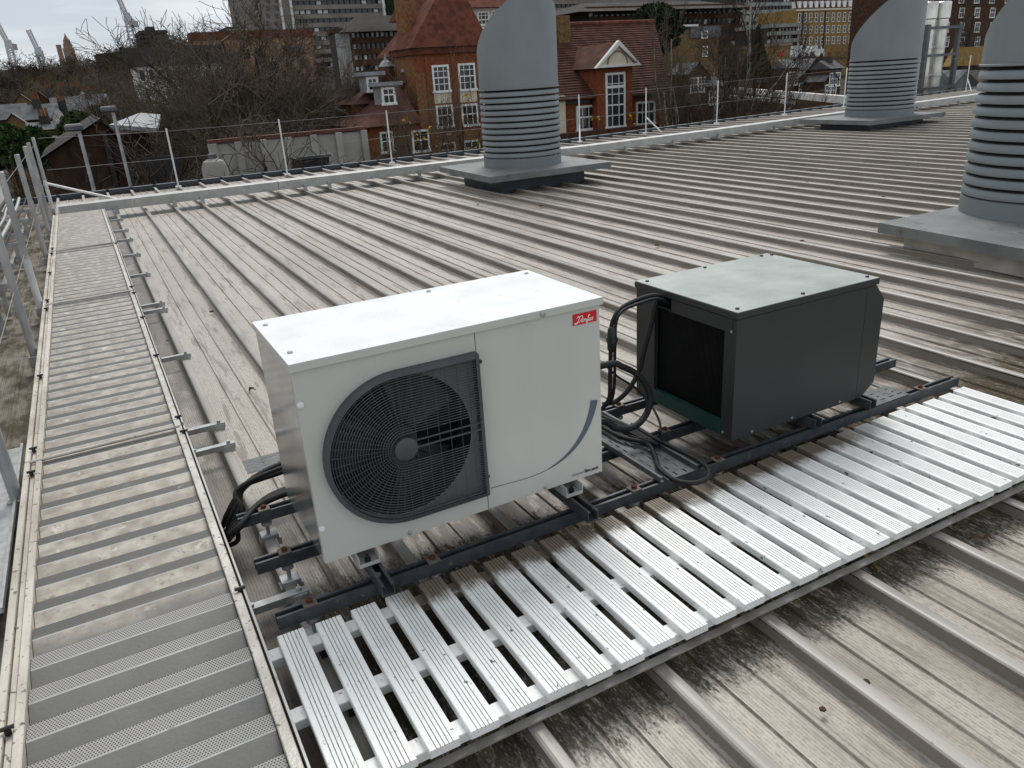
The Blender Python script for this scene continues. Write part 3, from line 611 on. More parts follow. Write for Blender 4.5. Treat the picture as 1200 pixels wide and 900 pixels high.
# badge, printed arc and lettering
badge = MB().box(1.295, 1.388, AY0 - 0.0022, AY0 - 0.0004, 0.7815, 0.8195).build('badge', 'red', UA)
def flat_strip(pts, wds, y, mb):
    pts = [np.array(p, float) for p in pts]; vs = []
    for i, p in enumerate(pts):
        d = pts[min(i + 1, len(pts) - 1)] - pts[max(i - 1, 0)]; d /= np.linalg.norm(d) + 1e-12; nn = np.array([-d[1], d[0]])
        for s in (1, -1): q = p + s * nn * wds[i] / 2; vs.append((q[0], y, q[1]))
    mb.add(vs, [(2 * i, 2 * i + 1, 2 * i + 3, 2 * i + 2) for i in range(len(pts) - 1)])
def stroke(mb, pts, wd, y, o, s, shear=0.30):
    sm = smooth_path([(o[0] + (a + shear * b) * s, 0, o[1] + b * s) for a, b in pts], 6)
    flat_strip([(p[0], p[2]) for p in sm], [wd] * len(sm), y, mb)
# script word on the badge: D a n f o s s written as strokes
wd = MB(); yl = AY0 - 0.0030; org = (1.302, 0.7885); sc = 0.0100
letters = [
    [(0.9, 2.3), (0.1, 1.6), (1.0, 2.05), (2.2, 2.2), (2.6, 1.6), (2.0, 0.6), (0.9, -0.1), (-0.1, -0.25), (0.2, 0.15), (0.9, 0.1)],
    [(1.35, 2.0), (1.15, 1.0), (0.85, 0.05)],
    [(3.25, 0.95), (2.75, 0.95), (2.5, 0.4), (2.75, 0.05), (3.15, 0.5), (3.25, 0.95), (3.2, 0.2), (3.45, 0.1)],
    [(3.55, 0.95), (3.55, 0.1), (3.75, 0.7), (4.1, 0.95), (4.2, 0.6), (4.15, 0.1), (4.4, 0.15)],
    [(4.5, 0.4), (4.95, 1.3), (5.1, 2.1), (4.85, 2.0), (4.75, 0.8), (4.65, -0.7), (4.85, -0.4), (5.0, 0.3)],
    [(5.6, 0.95), (5.2, 0.8), (5.15, 0.25), (5.5, 0.05), (5.8, 0.4), (5.6, 0.95)],
    [(6.3, 0.95), (6.0, 0.8), (6.25, 0.45), (6.1, 0.05), (5.85, 0.15)],
    [(7.0, 1.0), (6.65, 0.8), (6.9, 0.45), (6.75, 0.05), (6.45, 0.15)]]
for l in letters: stroke(wd, l, 0.0019, yl, org, sc)
wd.build('script_lettering', 'ink', badge)
def bez(p0, p1, p2, p3, n=20):
    out = []
    for i in range(n + 1):
        t = i / n; out.append(tuple(((1 - t) ** 3) * np.array(p0) + 3 * t * (1 - t) ** 2 * np.array(p1) + 3 * t * t * (1 - t) * np.array(p2) + t ** 3 * np.array(p3)))
    return out
arc = bez((1.372, 0.497), (1.350, 0.395), (1.290, 0.312), (1.170, 0.2865), 24); arc2 = bez((1.170, 0.2865), (1.10, 0.272), (1.02, 0.2835), (0.952, 0.2845), 10)
mb = MB(); flat_strip(arc, [0.028 * (1 - i / 24) ** 0.8 + 0.0022 for i in range(25)], AY0 - 0.0012, mb); flat_strip(arc2, [0.0022] * 11, AY0 - 0.0012, mb)
mb.build('printed_arc', 'swoosh', UA)
def text_mesh(name, body_, size, matn, parent, loc, shear=0.0, bold=0.0):
    cu = bpy.data.curves.new(name, 'FONT'); cu.body = body_; cu.size = size; cu.shear = shear; cu.offset = bold; cu.extrude = 0.0
    to = bpy.data.objects.new(name + '_tmp', cu); COL.objects.link(to); bpy.context.view_layer.update()
    me = bpy.data.meshes.new_from_object(to); bpy.data.objects.remove(to); me.materials.clear(); me.materials.append(M[matn])
    o = bpy.data.objects.new(name, me); COL.objects.link(o); o.parent = parent; o.rotation_euler = (math.pi / 2, 0, 0)
    o.location = Vector(loc) - Vector(world_loc(parent)); return o
text_mesh('model_lettering', 'Optyma', 0.0155, 'swoosh', UA, (1.268, AY0 - 0.0013, 0.2275), 0.15)
text_mesh('model_lettering', '\u2122', 0.011, 'swoosh', UA, (1.3185, AY0 - 0.0013, 0.2315))
text_mesh('model_lettering', 'Slim pack', 0.0155, 'ink_dark', UA, (1.3235, AY0 - 0.0013, 0.2275), 0.0, 0.0006)
# mounting feet
for x in (0.505, 1.262):
    mb = MB(); mb.box(x - 0.034, x + 0.034, AY0 - 0.030, AY0 + 0.06, 0.168, 0.171).box(x - 0.034, x - 0.031, AY0 - 0.030, AY0 + 0.06, 0.171, 0.207).box(x + 0.031, x + 0.034, AY0 - 0.030, AY0 + 0.06, 0.171, 0.207)
    mb.box(x - 0.031, x + 0.031, AY0 - 0.030, AY0 - 0.027, 0.171, 0.180)
    ft = mb.build('mounting_foot', 'galv_light', UA)
    MB().tube([(x, AY0 - 0.008, 0.171), (x, AY0 - 0.008, 0.186)], 0.010, 6).tube([(x, AY0 - 0.008, 0.186), (x, AY0 - 0.008, 0.197)], 0.005, 6).build('foot_bolt', 'black', ft)
    MB().box(x - 0.034, x + 0.034, AY1 - 0.05, AY1 + 0.02, 0.168, 0.207).build('mounting_foot', 'galv', UA)

# ================================================================== CHARCOAL CABINET
UB = thing('charcoal_cabinet', 'charcoal grey condenser cabinet with a black coil face and chalky lid', 'condenser', (2.40, 2.33, 0.165))
BX0, BX1, BY0, BY1, BZ0, BZ1 = 1.994, 2.752, 2.030, 2.640, 0.168, 0.668
CY0, CY1, CZ0, CZ1 = 2.093, 2.515, 0.235, 0.612
MB().box(BX0, BX1 - 0.05, BY0, BY0 + 0.02, BZ0, BZ1, bev=0.002).build('front_panel', 'charcoal', UB)
# end face: frame around the coil opening
MB().box(BX0, BX0 + 0.02, BY0 + 0.0205, CY0, BZ0, BZ1).build('end_post', 'charcoal', UB); MB().box(BX0, BX0 + 0.02, CY1, BY1, BZ0, BZ1).build('end_post', 'charcoal', UB)
MB().box(BX0 - 0.0015, BX0 + 0.02, CY0 - 0.040, 2.405, CZ1, BZ1 - 0.002).build('end_header', 'charcoal', UB)
MB().box(BX0 + 0.0, BX0 + 0.02, 2.405, CY1 - 0.0005, CZ1 + 0.003, CZ1 + 0.006).build('cable_entry_sill', 'charcoal', UB)
MB().box(BX0 - 0.002, BX0 + 0.018, CY0 + 0.0005, CY1 - 0.0005, BZ0 + 0.006, CZ0).build('teal_sill', 'teal', UB)
MB().box(BX0 + 0.06, BX0 + 0.09, CY0 - 0.02, CY1 + 0.02, BZ0 + 0.01, BZ1 - 0.01).build('coil_back', 'void', UB)
mb = MB()
for i in range(22):
    z = CZ0 + 0.010 + i * (CZ1 - CZ0 - 0.02) / 21; mb.tube([(BX0 + 0.045, CY0 - 0.01, z), (BX0 + 0.045, CY1 + 0.01, z)], 0.0042, 5)
for i in range(60):
    y = CY0 + 0.004 + i * (CY1 - CY0 - 0.008) / 59; mb.box(BX0 + 0.025, BX0 + 0.058, y - 0.0005, y + 0.0005, CZ0, CZ1)
mb.build('coil_fins', 'black', UB)
MB().box(BX0 + 0.021, BX1, BY1 - 0.02, BY1 - 0.0005, BZ0 + 0.002, BZ1).build('rear_panel', 'charcoal', UB)
MB().box(BX0 + 0.021, BX1 - 0.05, BY0 + 0.021, BY1 - 0.021, BZ0 + 0.001, BZ0 + 0.005).build('base_pan', 'charcoal', UB)
# hooded discharge end, an octagonal-cut box
MB().extrude([(BX1 - 0.047, BZ0 + 0.004), (BX1 - 0.010, BZ0 + 0.004), (2.812, BZ0 + 0.056), (2.814, 0.598), (BX1 + 0.006, BZ1 - 0.003), (BX1 - 0.047, BZ1 - 0.003)], 'y', BY0 + 0.001, BY1 - 0.001).build('discharge_hood', 'charcoal', UB)
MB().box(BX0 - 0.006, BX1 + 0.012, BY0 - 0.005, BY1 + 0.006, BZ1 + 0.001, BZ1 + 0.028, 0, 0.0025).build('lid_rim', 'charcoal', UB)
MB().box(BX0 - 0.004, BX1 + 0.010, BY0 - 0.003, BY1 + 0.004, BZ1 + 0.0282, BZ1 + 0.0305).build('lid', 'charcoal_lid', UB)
for (x, y) in ((2.02, 2.06), (2.02, 2.60), (2.73, 2.06), (2.70, 2.615), (2.35, 2.05), (2.78 - 0.03, 2.60), (2.36, 2.62)):
    MB().lathe([(0.008, 0.0), (0.0075, 0.006), (0.0005, 0.008)], (x, y, BZ1 + 0.0305), 8).build('lid_screw', 'black', UB)
for (x, z) in ((2.10, 0.185), (2.32, 0.185), (2.60, 0.185)):
    MB().tube([(x, BY0 + 0.001, z), (x, BY0 - 0.004, z)], 0.0055, 8).build('face_screw', 'screw', UB)
for (y, z) in ((2.055, 0.617), (2.078, 0.192)):
    MB().tube([(BX0 + 0.001, y, z), (BX0 - 0.004, y, z)], 0.0055, 8).build('face_screw', 'screw', UB)

# ================================================================== PERFORATED CABLE TRAYS
def cable_tray(name, label, x0, x1, y0, y1, z, along, flange=0.022, matn='strut', group='perforated cable trays near the cabinets'):
    t = thing(name, label, 'cable tray', ((x0 + x1) / 2, (y0 + y1) / 2, z), group)
    # base as a sheet with real slots: strips and bridges
    mb = MB(); th = 0.0016
    if along == 'x': L0, L1, W0, W1 = x0, x1, y0, y1
    else: L0, L1, W0, W1 = y0, y1, x0, x1
    W = W1 - W0; rows = 3; sw = 0.007; gap = W / (rows + 1); edges = [W0]
    for r in range(rows): c = W0 + gap * (r + 1); edges += [c - sw / 2, c + sw / 2]
    edges.append(W1)
    def bx(a0, a1, b0, b1, zz0, zz1):
        if along == 'x': mb.box(a0, a1, b0, b1, zz0, zz1)
        else: mb.box(b0, b1, a0, a1, zz0, zz1)
    for i in range(0, len(edges), 2): bx(L0, L1, edges[i], edges[i + 1], z, z + th)
    n = max(2, int((L1 - L0) / 0.05))
    for i in range(1, len(edges) - 1, 2):
        for k in range(n + 1):
            a = L0 + (L1 - L0) * k / n; bx(max(L0, a - 0.012), min(L1, a + 0.012), edges[i], edges[i + 1], z + 0.0001, z + th - 0.0001)
    mb.build('tray_base', matn, t)
    if flange:
        f = MB(); mb = f; bx(L0, L1, W0 - 0.002, W0, z, z + flange); bx(L0, L1, W0, W0 + 0.008, z + flange - 0.002, z + flange); f.build('tray_flange', matn, t)
        f = MB(); mb = f; bx(L0, L1, W1, W1 + 0.002, z, z + flange); bx(L0, L1, W1 - 0.008, W1, z + flange - 0.002, z + flange); f.build('tray_flange', matn, t)
    return t
M['tray'] = pm('slate_grey_tray', (0.065, 0.07, 0.074), (0.115, 0.122, 0.128), 20, 0.5, 0.2, 0.1)
cable_tray('cable_tray', 'perforated tray carrying black cables between the two cabinets', 1.615, 1.790, 1.99, 3.12, 0.124, 'y', 0.022, 'tray')
cable_tray('cable_tray', 'perforated tray running behind the white cabinet from the cable bundle', 0.300, 1.60, 2.93, 3.06, 0.150, 'x', 0.0, 'tray')
cable_tray('cable_tray', 'short perforated plate on the rail by the hooded end of the charcoal cabinet', 2.80, 3.02, 1.995, 2.12, 0.1235, 'x', 0.0, 'tray')
cable_tray('cable_tray', 'wide holed tray on the roof beyond the perforated walkway edge', -1.0, -0.545, 2.6, 4.05, 0.06, 'y', 0.02, 'galv', 'perforated cable trays near the cabinets')

# ================================================================== CABLES
def cable(pts, r, label, n=10, sub=8):
    o = MB().tube(smooth_path(pts, sub), r, n).build('cable', 'cable', None, smooth=True); return tag(o, label, 'cable')
Q = lambda px, py, y: tuple(py_(px, py, y)); Zp = lambda px, py, z: tuple(pz(px, py, z))
cable([(1.385, 2.36, 0.47), Q(712, 427, 2.34), Q(730, 430, 2.33), Q(749, 441, 2.32), Q(761, 462, 2.31), Q(758, 484, 2.30), Q(743, 500, 2.29), Q(722, 502, 2.30), Q(703, 494, 2.33), (1.385, 2.37, 0.22)], 0.0135, 'thick black cable loop standing out from the white cabinet side')
cable([(BX0 + 0.03, 2.46, 0.640), Q(768, 346, 2.45), Q(745, 352, 2.45), Q(726, 363, 2.44), Q(717, 380, 2.43), Q(716, 400, 2.42), Q(715, 440, 2.42), Q(714, 466, 2.42), Q(705, 480, 2.45)], 0.009, 'black cable arching out of the charcoal cabinet to the black plug')
cable([(BX0 + 0.03, 2.44, 0.632), Q(770, 350, 2.43), Q(748, 356, 2.43), Q(730, 364, 2.42), Q(722, 378, 2.41), Q(720.5, 410, 2.41), Q(720, 450, 2.41), Q(716, 470, 2.43), Q(706, 478, 2.47)], 0.0065, 'thin black cable running beside the plugged cable')
pl = thing('cable_plug', 'black inline plug hanging on the cables between the cabinets', 'plug', Q(717, 398, 2.42))
a = np.array(Q(717.5, 383, 2.42)); b = np.array(Q(717, 412, 2.42)); MB().tube([a, a + (b - a) * 0.1, a + (b - a) * 0.5, a + (b - a) * 0.9, b], [0.011, 0.019, 0.021, 0.019, 0.012], 10).build('plug_body', 'black', pl, smooth=True)
MB().tube([a + (b - a) * 0.42, a + (b - a) * 0.58], 0.024, 10).build('plug_collar', 'black', pl)
cable([(BX0 + 0.03, 2.49, 0.625), Q(770, 352, 2.48), Q(763, 380, 2.48), Q(755, 410, 2.48), Q(749, 434, 2.48), Q(737, 456, 2.48), Q(722, 470, 2.5), Q(706, 474, 2.52)], 0.0105, 'black conduit drooping straight down from the charcoal cabinet entry')
cable([Zp(700, 497, 0.150), Zp(728, 512, 0.148), Zp(758, 520, 0.148), Zp(768, 535, 0.146), Zp(772, 548, 0.146), Zp(790, 562, 0.146), Zp(812, 566, 0.15), Zp(829, 560, 0.15), Zp(829, 548, 0.15), Zp(812, 536, 0.150), Zp(788, 524, 0.152), Zp(764, 512, 0.153), Zp(740, 498, 0.153)], 0.0095, 'black cable looping at the open end of the tray by the deck')
cable([Q(706, 424, 2.6), Q(722, 440, 2.55), Q(745, 455, 2.5), Q(762, 474, 2.42), Q(772, 492, 2.30), Q(774, 505, 2.22), Zp(770, 512, 0.155), Zp(745, 513, 0.150), Zp(718, 500, 0.150)], 0.0052, 'thin black wire draped over the rail and tray between cabinets')
for i in range(4):
    d = i * 4
    cable([Zp(702 , 482 + d, 0.155), Zp(720 + d, 492 + d, 0.150 + 0.004 * i), Zp(742 + d, 503 + d, 0.147), Zp(760 + d, 514 + d * 0.6, 0.146)], 0.0075, ('straight black cable lying in the tray between cabinets'))['group'] = 'straight cables lying in the tray'
# bundle at the end of the rear tray
for i, (dx, dz, r) in enumerate(((0, 0, 0.012), (0.02, 0.018, 0.012), (0.04, -0.006, 0.010), (0.055, 0.02, 0.009))):
    cable([(1.3, 2.90 - 0.02 * i, 0.165 + dz), (0.60, 2.895 - 0.02 * i, 0.165 + dz), (0.40 - dx * 0.3, 2.87 - 0.018 * i, 0.170 + dz), Zp(292 - i * 5, 566 + i * 3, 0.165), Zp(276 + i * 3, 585 + i * 4, 0.11), Zp(266 + i * 4, 604 + i * 4, 0.05), (0.155 + 0.01 * i, 2.85 - 0.05 * i, 0.0), (0.08, 2.9 - 0.05 * i, -0.02)], r, 'black cable bending down from the rear tray end to the walkway')['group'] = 'bundle of cables at the rear tray end'
for i in range(3):
    cable([(0.60, 2.72 + 0.012 * i, 0.140), (0.34, 2.70 + 0.012 * i, 0.135), Zp(286 - 3 * i, 606 + 6 * i, 0.10), Zp(272 - i, 618 + 4 * i, 0.03), Zp(268, 628 + 2 * i, -0.01)], 0.013, 'stubby black conduit drooping off the rail beside the walkway')['group'] = 'drooping conduits beside the walkway'

# ================================================================== GUARD RAIL AND TRAYS BEYOND THE WALKWAY
mb = MB(); mb.tube([(0, 0, -0.04), (0, 0, 1.11)], 0.0242, 12).tube([(0, 0, 1.11), (0, 0, 1.118)], [0.0242, 0.018], 12)
gp = None
ORD = ('first', 'second', 'third', 'fourth', 'fifth', 'sixth', 'seventh', 'eighth', 'ninth', 'tenth', 'eleventh', 'twelfth')
for i, y in enumerate((1.55, 3.45, 5.62, 7.05, 9.40, 11.2, 12.2, 14.0)):
    lab = 'grey tube post beside the perforated walkway, %s from the post with the white brace' % ORD[max(0, 6 - i)]
    if i == 3: lab = 'grey tube post with its lower part painted as brightly lit beside the perforated walkway'
    if i == 7: lab = 'grey tube post with a white raking brace past the walkway end'
    t = thing('rail_post', lab, 'post', (-0.545, y, 0), 'tube posts along the perforated walkway')
    if gp is None: gp = mb.build('tube', 'tube', None, smooth=True); gp.parent = t
    else: o = bpy.data.objects.new('tube', gp.data); COL.objects.link(o); o.parent = t
    MB().box(-0.58, -0.52, y - 0.03, y + 0.03, 0.0, 0.07, 0, 0.003).build('clamp', 'galv', t)
    if i == 3: MB().tube([(-0.545, y, 0.02), (-0.545, y, 0.46)], 0.0258, 12).build('lit_skin', 'post_w', t, smooth=True)  # paler skin added to paint light on the lower post
    if i == 7: MB().tube([(-0.545, y, 0.45), (0.42, y + 0.30, 0.05)], 0.020, 8).tube([(-0.545, y, 0.0), (-0.545, y, 0.50)], 0.0258, 8).build('brace', 'post_w', t, smooth=True)
for zz, lab in ((1.02, 'upper wire threaded through the tube posts by the walkway'), (0.50, 'lower wire threaded through the tube posts by the walkway')):
    tag(MB().tube([(-0.545, y, zz) for y in (1.55, 7.05, 14.0)], 0.0028, 4).build('safety_wire', 'cable_grey'), lab, 'wire')
for i, y in enumerate((4.55, 5.25, 5.9, 6.75, 7.35, 8.3, 9.6, 10.3, 11.6, 12.7)):
    t = thing('strut_support', 'short grey strut support standing crosswise under the wall-side cables', 'bracket', (-0.95, y, 0), 'strut supports beside the side wall')
    MB().extrude(channel((y, 0.20)), 'x', -1.20, -0.74).build('strut_arm', 'galv', t)
    MB().box(-1.17, -1.13, y - 0.02, y + 0.02, -0.03, 0.199).box(-0.82, -0.78, y - 0.02, y + 0.02, -0.03, 0.199).build('strut_leg', 'galv', t)
for i, (x, z, r) in enumerate(((-1.10, 0.27, 0.022), (-1.02, 0.262, 0.016), (-0.93, 0.27, 0.022), (-0.86, 0.258, 0.010))):
    pts = [(x + rnd.uniform(-0.02, 0.02), y, z + rnd.uniform(0, 0.006)) for y in np.arange(2.0, 14.1, 1.2)]
    o = MB().tube(smooth_path(pts, 3), r, 8).build('pipe_run', ['cable', 'galv', 'galv', 'cable'][i], None, smooth=True)
    tag(o, ('thick black cable running', 'thin galvanised pipe running', 'thick galvanised pipe running', 'thin black cable running')[i] + ' along the strut supports by the side wall', 'pipe')
t = thing('wall_ladder', 'grey cable ladder rising against the pale side wall', 'cable ladder', (-1.18, 13.4, 0))
for s in (0, 0.28): MB().box(-1.22 , -1.18, 12.9 + s, 12.93 + s, 0.0, 1.5).build('ladder_side', 'galv', t)
for k in range(7): MB().box(-1.21, -1.19, 12.931, 13.179, 0.1 + k * 0.2, 0.13 + k * 0.2).build('rung', 'galv', t)

# ================================================================== ROOF VENTS
def vent(cx, cy, base_z, zc, px0, px1, py0, py1, label, skew=0.0, kerbm='gutter', ins=0.30, r=0.60, hs=1.0):
    t = thing('roof_vent', label, 'vent', (cx, cy, base_z), 'round louvred roof vents')
    pz0, pz1 = base_z - 0.085, base_z
    def sk(p): return (p[0] + skew * (p[1] - py0), p[1])
    slab = MB(); pol = [sk(p) for p in ((px0, py0), (px1, py0), (px1, py1), (px0, py1))]; slab.extrude(pol, 'z', pz0, pz1)
    slab.build('plinth_slab', 'lead', t)
    i = ins; pol = [sk(p) for p in ((px0 + i, py0 + i), (px1 - i, py0 + i), (px1 - i, py1 - i), (px0 + i, py1 - i))]
    MB().extrude(pol, 'z', rise(cx) - 0.045, pz0 - 0.002).build('plinth_kerb', kerbm, t)  # a gutter-dark kerb paints in the shade below the slab
    MB().lathe([(r + 0.006, 0.0005), (r + 0.006, 0.13 * hs), (r - 0.01, 0.138 * hs), (r - 0.08, 0.138 * hs)], (cx, cy, base_z), 56).build('base_band', 'vent', t, smooth=True)
    MB().lathe([(r - 0.07, 0.05), (r - 0.07, 1.11 * hs)], (cx, cy, base_z), 40).build('dark_core', 'void', t, smooth=True)
    lm = MB(); lm.lathe([(r - 0.069, 0.004), (r - 0.002, 0.000), (r + 0.008, 0.003), (r + 0.009, 0.010), (r + 0.004, 0.046), (r - 0.010, 0.062), (r - 0.069, 0.067)], (0, 0, 0), 56)
    lo = None
    for k in range(11):
        key = 'louvre%.2f' % r; lm.v = [(a_, b_, c_ * hs) for a_, b_, c_ in lm.v] if k == 0 else lm.v
        if key not in protos: lo = lm.build('louvre_ring', 'vent', None, smooth=True); protos[key] = lo.data
        else: lo = bpy.data.objects.new('louvre_ring', protos[key]); COL.objects.link(lo)
        lo.parent = t; lo.location = (0, 0, (0.146 + k * 0.0865) * hs)
    hood = MB(); n = 64; zb = base_z + (0.146 + 11 * 0.0865) * hs + 0.008
    vs = []; lev = 5
    for q in range(n):
        a = 2 * math.pi * q / n; x, y = cx + r * math.cos(a), cy + r * math.sin(a); zt = zc - 0.90 * (y - cy)
        for j in range(lev): vs.append((x, y, zb + (zt - zb) * j / (lev - 1)))
    fs = []
    for q in range(n):
        for j in range(lev - 1): a = q * lev + j; b = ((q + 1) % n) * lev + j; fs.append((a, b, b + 1, a + 1))
    fs += [tuple(q * lev + lev - 1 for q in range(n)), tuple(q * lev for q in range(n - 1, -1, -1))]
    hood.add(vs, fs); hood.build('slant_cut_hood', 'vent', t, smooth=True)
    MB().lathe([(r + 0.003, 0.0), (r + 0.014, 0.003), (r + 0.014, 0.016), (r + 0.003, 0.020)], (cx, cy, zb - 0.004), 56).build('hood_collar', 'vent', t, smooth=True)
    return t
vent(6.08, 10.98, 0.25, 2.09, 4.95, 7.0, 9.90, 11.9, 'grey louvred roof vent with slanted hood standing before the brick school', 0.05)
vent(15.35, 11.75, 0.27, 2.14, 13.98, 16.3, 10.85, 12.65, 'grey louvred roof vent with slanted hood beside the steel flues', 0.0, 'gutter', 0.30, 0.68)
vent(7.16, 3.74, 0.20, 2.08, 5.60, 8.6, 2.3, 4.36, 'grey louvred roof vent on a wide plinth beside the charcoal cabinet', 0.12, 'kerb', 0.16, 0.645, 1.075)

# ================================================================== SMALL DEBRIS
def debris(px, py, z, label, cat, fn): 
    p = pz(px, py, z); o = fn(p); tag(o, label, cat)
def twiglet(p):
    m_ = MB(); 
    for k in range(4):
        a = rnd.uniform(0, 6.28); q = p + np.array([math.cos(a), math.sin(a), 0]) * rnd.uniform(0.02, 0.045) + np.array([0, 0, 0.006])
        m_.tube([p + np.array([0, 0, 0.004]), (p + q) / 2 + np.array([0, 0, 0.012]), q], 0.0032, 5)
    return m_.build('dead_sprig', 'twig_dead', None)
debris(292, 458, -0.04, 'small dark dead sprig lying in a roof pan behind the white cabinet', 'sprig', twiglet)
debris(1152, 632, -0.04, 'dark dead sprig lying on the roof below the slatted deck end', 'sprig', twiglet)
a = pz(1003, 640, -0.030); b = pz(1031, 670, -0.030)
mb = MB(); d = (b - a) / np.linalg.norm(b - a); nn = np.array([-d[1], d[0], 0]) * 0.006
mb.add([a - nn, a + nn, b + nn * 1.4, b - nn * 1.4, a - nn + [0, 0, 0.006], a + nn + [0, 0, 0.006], b + nn * 1.4 + [0, 0, 0.008], b - nn * 1.4 + [0, 0, 0.008]], [(0, 3, 2, 1), (4, 5, 6, 7), (0, 1, 5, 4), (1, 2, 6, 5), (2, 3, 7, 6), (3, 0, 4, 7)])
tag(mb.build('wood_splinter', 'mossy'), 'mossy yellow wood splinter lying across a roof rib below the deck', 'splinter')
for (px, py) in ((196, 400), (205, 416), (248, 366), (634, 242), (560, 240), (525, 238), (945, 215), (1035, 232), (940, 283), (770, 288), (1015, 800), (964, 832)):
    p = pz(px, py, -0.036); s = rnd.uniform(0.010, 0.020)
    if py < 300: s *= 1.6
    o = MB().lathe([(0.001, 0), (s, 0.2 * s), (s * 0.8, s * 0.6), (0.001, s * 0.8)], p, 6).build('grit_clod', 'twig_dead'); tag(o, 'small dark clod of grit lying in a roof pan', 'clod', 'clods of grit on the sheet roof')
# ================================================================== BACKGROUND BUILDINGS
def rect(px0, py0, px1, py1, Y):
    mx_, my_ = (px0 + px1) / 2, (py0 + py1) / 2
    return py_(px0, my_, Y)[0], py_(px1, my_, Y)[0], py_(mx_, py1, Y)[2], py_(mx_, py0, Y)[2]
def window(root, r, Y, nx=2, ny=2, fw=0.09, matn='wframe'):
    x0, x1, z0, z1 = r; f = MB()
    f.box(x0, x0 + fw, Y - 0.05, Y - 0.002, z0, z1).box(x1 - fw, x1, Y - 0.05, Y - 0.002, z0, z1).box(x0 + fw, x1 - fw, Y - 0.05, Y - 0.002, z1 - fw, z1).box(x0 - 0.05, x1 + 0.05, Y - 0.09, Y - 0.0025, z0 - fw * 1.2, z0)
    b = fw * 0.34
    for i in range(1, nx): x = x0 + (x1 - x0) * i / nx; f.box(x - b / 2, x + b / 2, Y - 0.040, Y - 0.004, z0, z1 - fw)
    for j in range(1, ny): z = z0 + (z1 - z0) * j / ny; bb = b * (1.7 if j == ny // 2 else 1); f.box(x0 + fw, x1 - fw, Y - 0.043, Y - 0.004, z - bb / 2, z + bb / 2)
    wf = f.build('window', matn, root); MB().box(x0 + 0.02, x1 - 0.02, Y - 0.018, Y - 0.003, z0 + 0.01, z1 - 0.02).build('pane', 'glass', wf); return wf
def block(root, name, matn, r, Y, depth):
    x0, x1, z0, z1 = r; return MB().box(x0, x1, Y, Y + depth, z0, z1).build(name, matn, root)
def pyramid(root, name, matn, x0, x1, y0, y1, z0, apexes):
    """roof from an eave rectangle to one apex or a ridge of two"""
    b = [(x0, y0, z0), (x1, y0, z0), (x1, y1, z0), (x0, y1, z0)]
    if len(apexes) == 1: return MB().add(b + apexes, [(0, 1, 4), (1, 2, 4), (2, 3, 4), (3, 0, 4), (3, 2, 1, 0)]).build(name, matn, root)
    return MB().add(b + apexes, [(0, 1, 5, 4), (1, 2, 5), (2, 3, 4, 5), (3, 0, 4), (3, 2, 1, 0)]).build(name, matn, root)

# ---- brick school
YS = 36.0
sch = thing('brick_school', 'orange and ochre brick school with steep tiled roofs and white sash windows', 'school', tuple(py_(600, 200, YS)))
gz = ground_z(YS)
# tower block
x0, x1, _, z1 = rect(491, 62, 572, 200, YS); block(sch, 'tower_wall', 'brick_mix', (x0, x1, gz, z1), YS, 2.6)
MB().box(x0 - 0.15, x1 + 0.15, YS - 0.15, YS + 2.75, z1 + 0.002, z1 + 0.28).build('tower_cornice', 'tile_r', sch)
MB().box(x0 - 0.01, x1 + 0.01, YS - 0.012, YS - 0.001, z1 - 0.75, z1 - 0.002).build('brick_band', 'brick_o', sch)
ap = py_(529, -38, YS + 1.3); pyramid(sch, 'tower_roof', 'tile_r', x0 - 0.25, x1 + 0.25, YS - 0.25, YS + 2.85, z1 + 0.285, [tuple(ap)])
for (a, b, c, d) in ((506.5, 76, 526.5, 106), (537, 74, 557, 104), (511, 123, 531, 147.5), (540.5, 121.5, 560, 145.5)):
    rr = rect(a, b, c, d, YS); window(sch, rr, YS, 3, 4 if d - b > 26 else 2)
for (a, b, c, d) in ((515, 167, 534, 184), (543.5, 164, 562, 182)): window(sch, rect(a, b, c, d, YS), YS, 2, 2)
for (a, b, c, d) in ((509, 109, 529, 121), (539, 107, 559, 119.5)):
    x0_, x1_, z0_, z1_ = rect(a, b, c, d, YS); MB().box(x0_, x1_, YS - 0.02, YS - 0.002, z0_, z1_).build('render_panel', 'cream', sch)
for px in (503, 533, 561.5):
    a, b, c, d = rect(px - 2.2, 66, px + 2.2, 150, YS); MB().box(a, b, YS - 0.06, YS - 0.001, c, d).build('brick_pier', 'brick_o', sch)
# low annex with hipped roof, dormers and turrets
YA = YS - 1.2
x0, x1, _, z1 = rect(432, 146, 494, 205, YA); block(sch, 'annex_wall', 'brick_y', (x0, x1, gz, z1), YA, 3.4)
MB().box(x0 - 0.01, x1 + 0.01, YA - 0.012, YA - 0.001, z1 - 0.35, z1 - 0.002).build('brick_band', 'brick_o', sch)
rt0 = py_(468, 98, YA + 2.2); rt1 = py_(494, 94, YA + 2.2)
pyramid(sch, 'annex_roof', 'tile', x0 - 0.35, x1 + 0.02, YA - 0.4, YA + 4.6, z1 + 0.003, [tuple(rt0), (x1 + 0.02, rt1[1], rt0[2])])
window(sch, rect(445.5, 154, 461, 177, YA), YA, 2, 2); window(sch, rect(482.5, 152, 503, 176, YA), YA, 2, 2)
for px in (438, 470): a, b, c, d = rect(px - 3, 150, px + 3, 200, YA); MB().box(a, b, YA - 0.04, YA - 0.001, c, d).build('brick_pier', 'brick_o', sch)
x0, x1, _, z1 = rect(422.5, 121, 450, 205, YA + 3); block(sch, 'back_annex_wall', 'brick_mix', (x0, x1, gz, z1), YA + 3, 2.6)
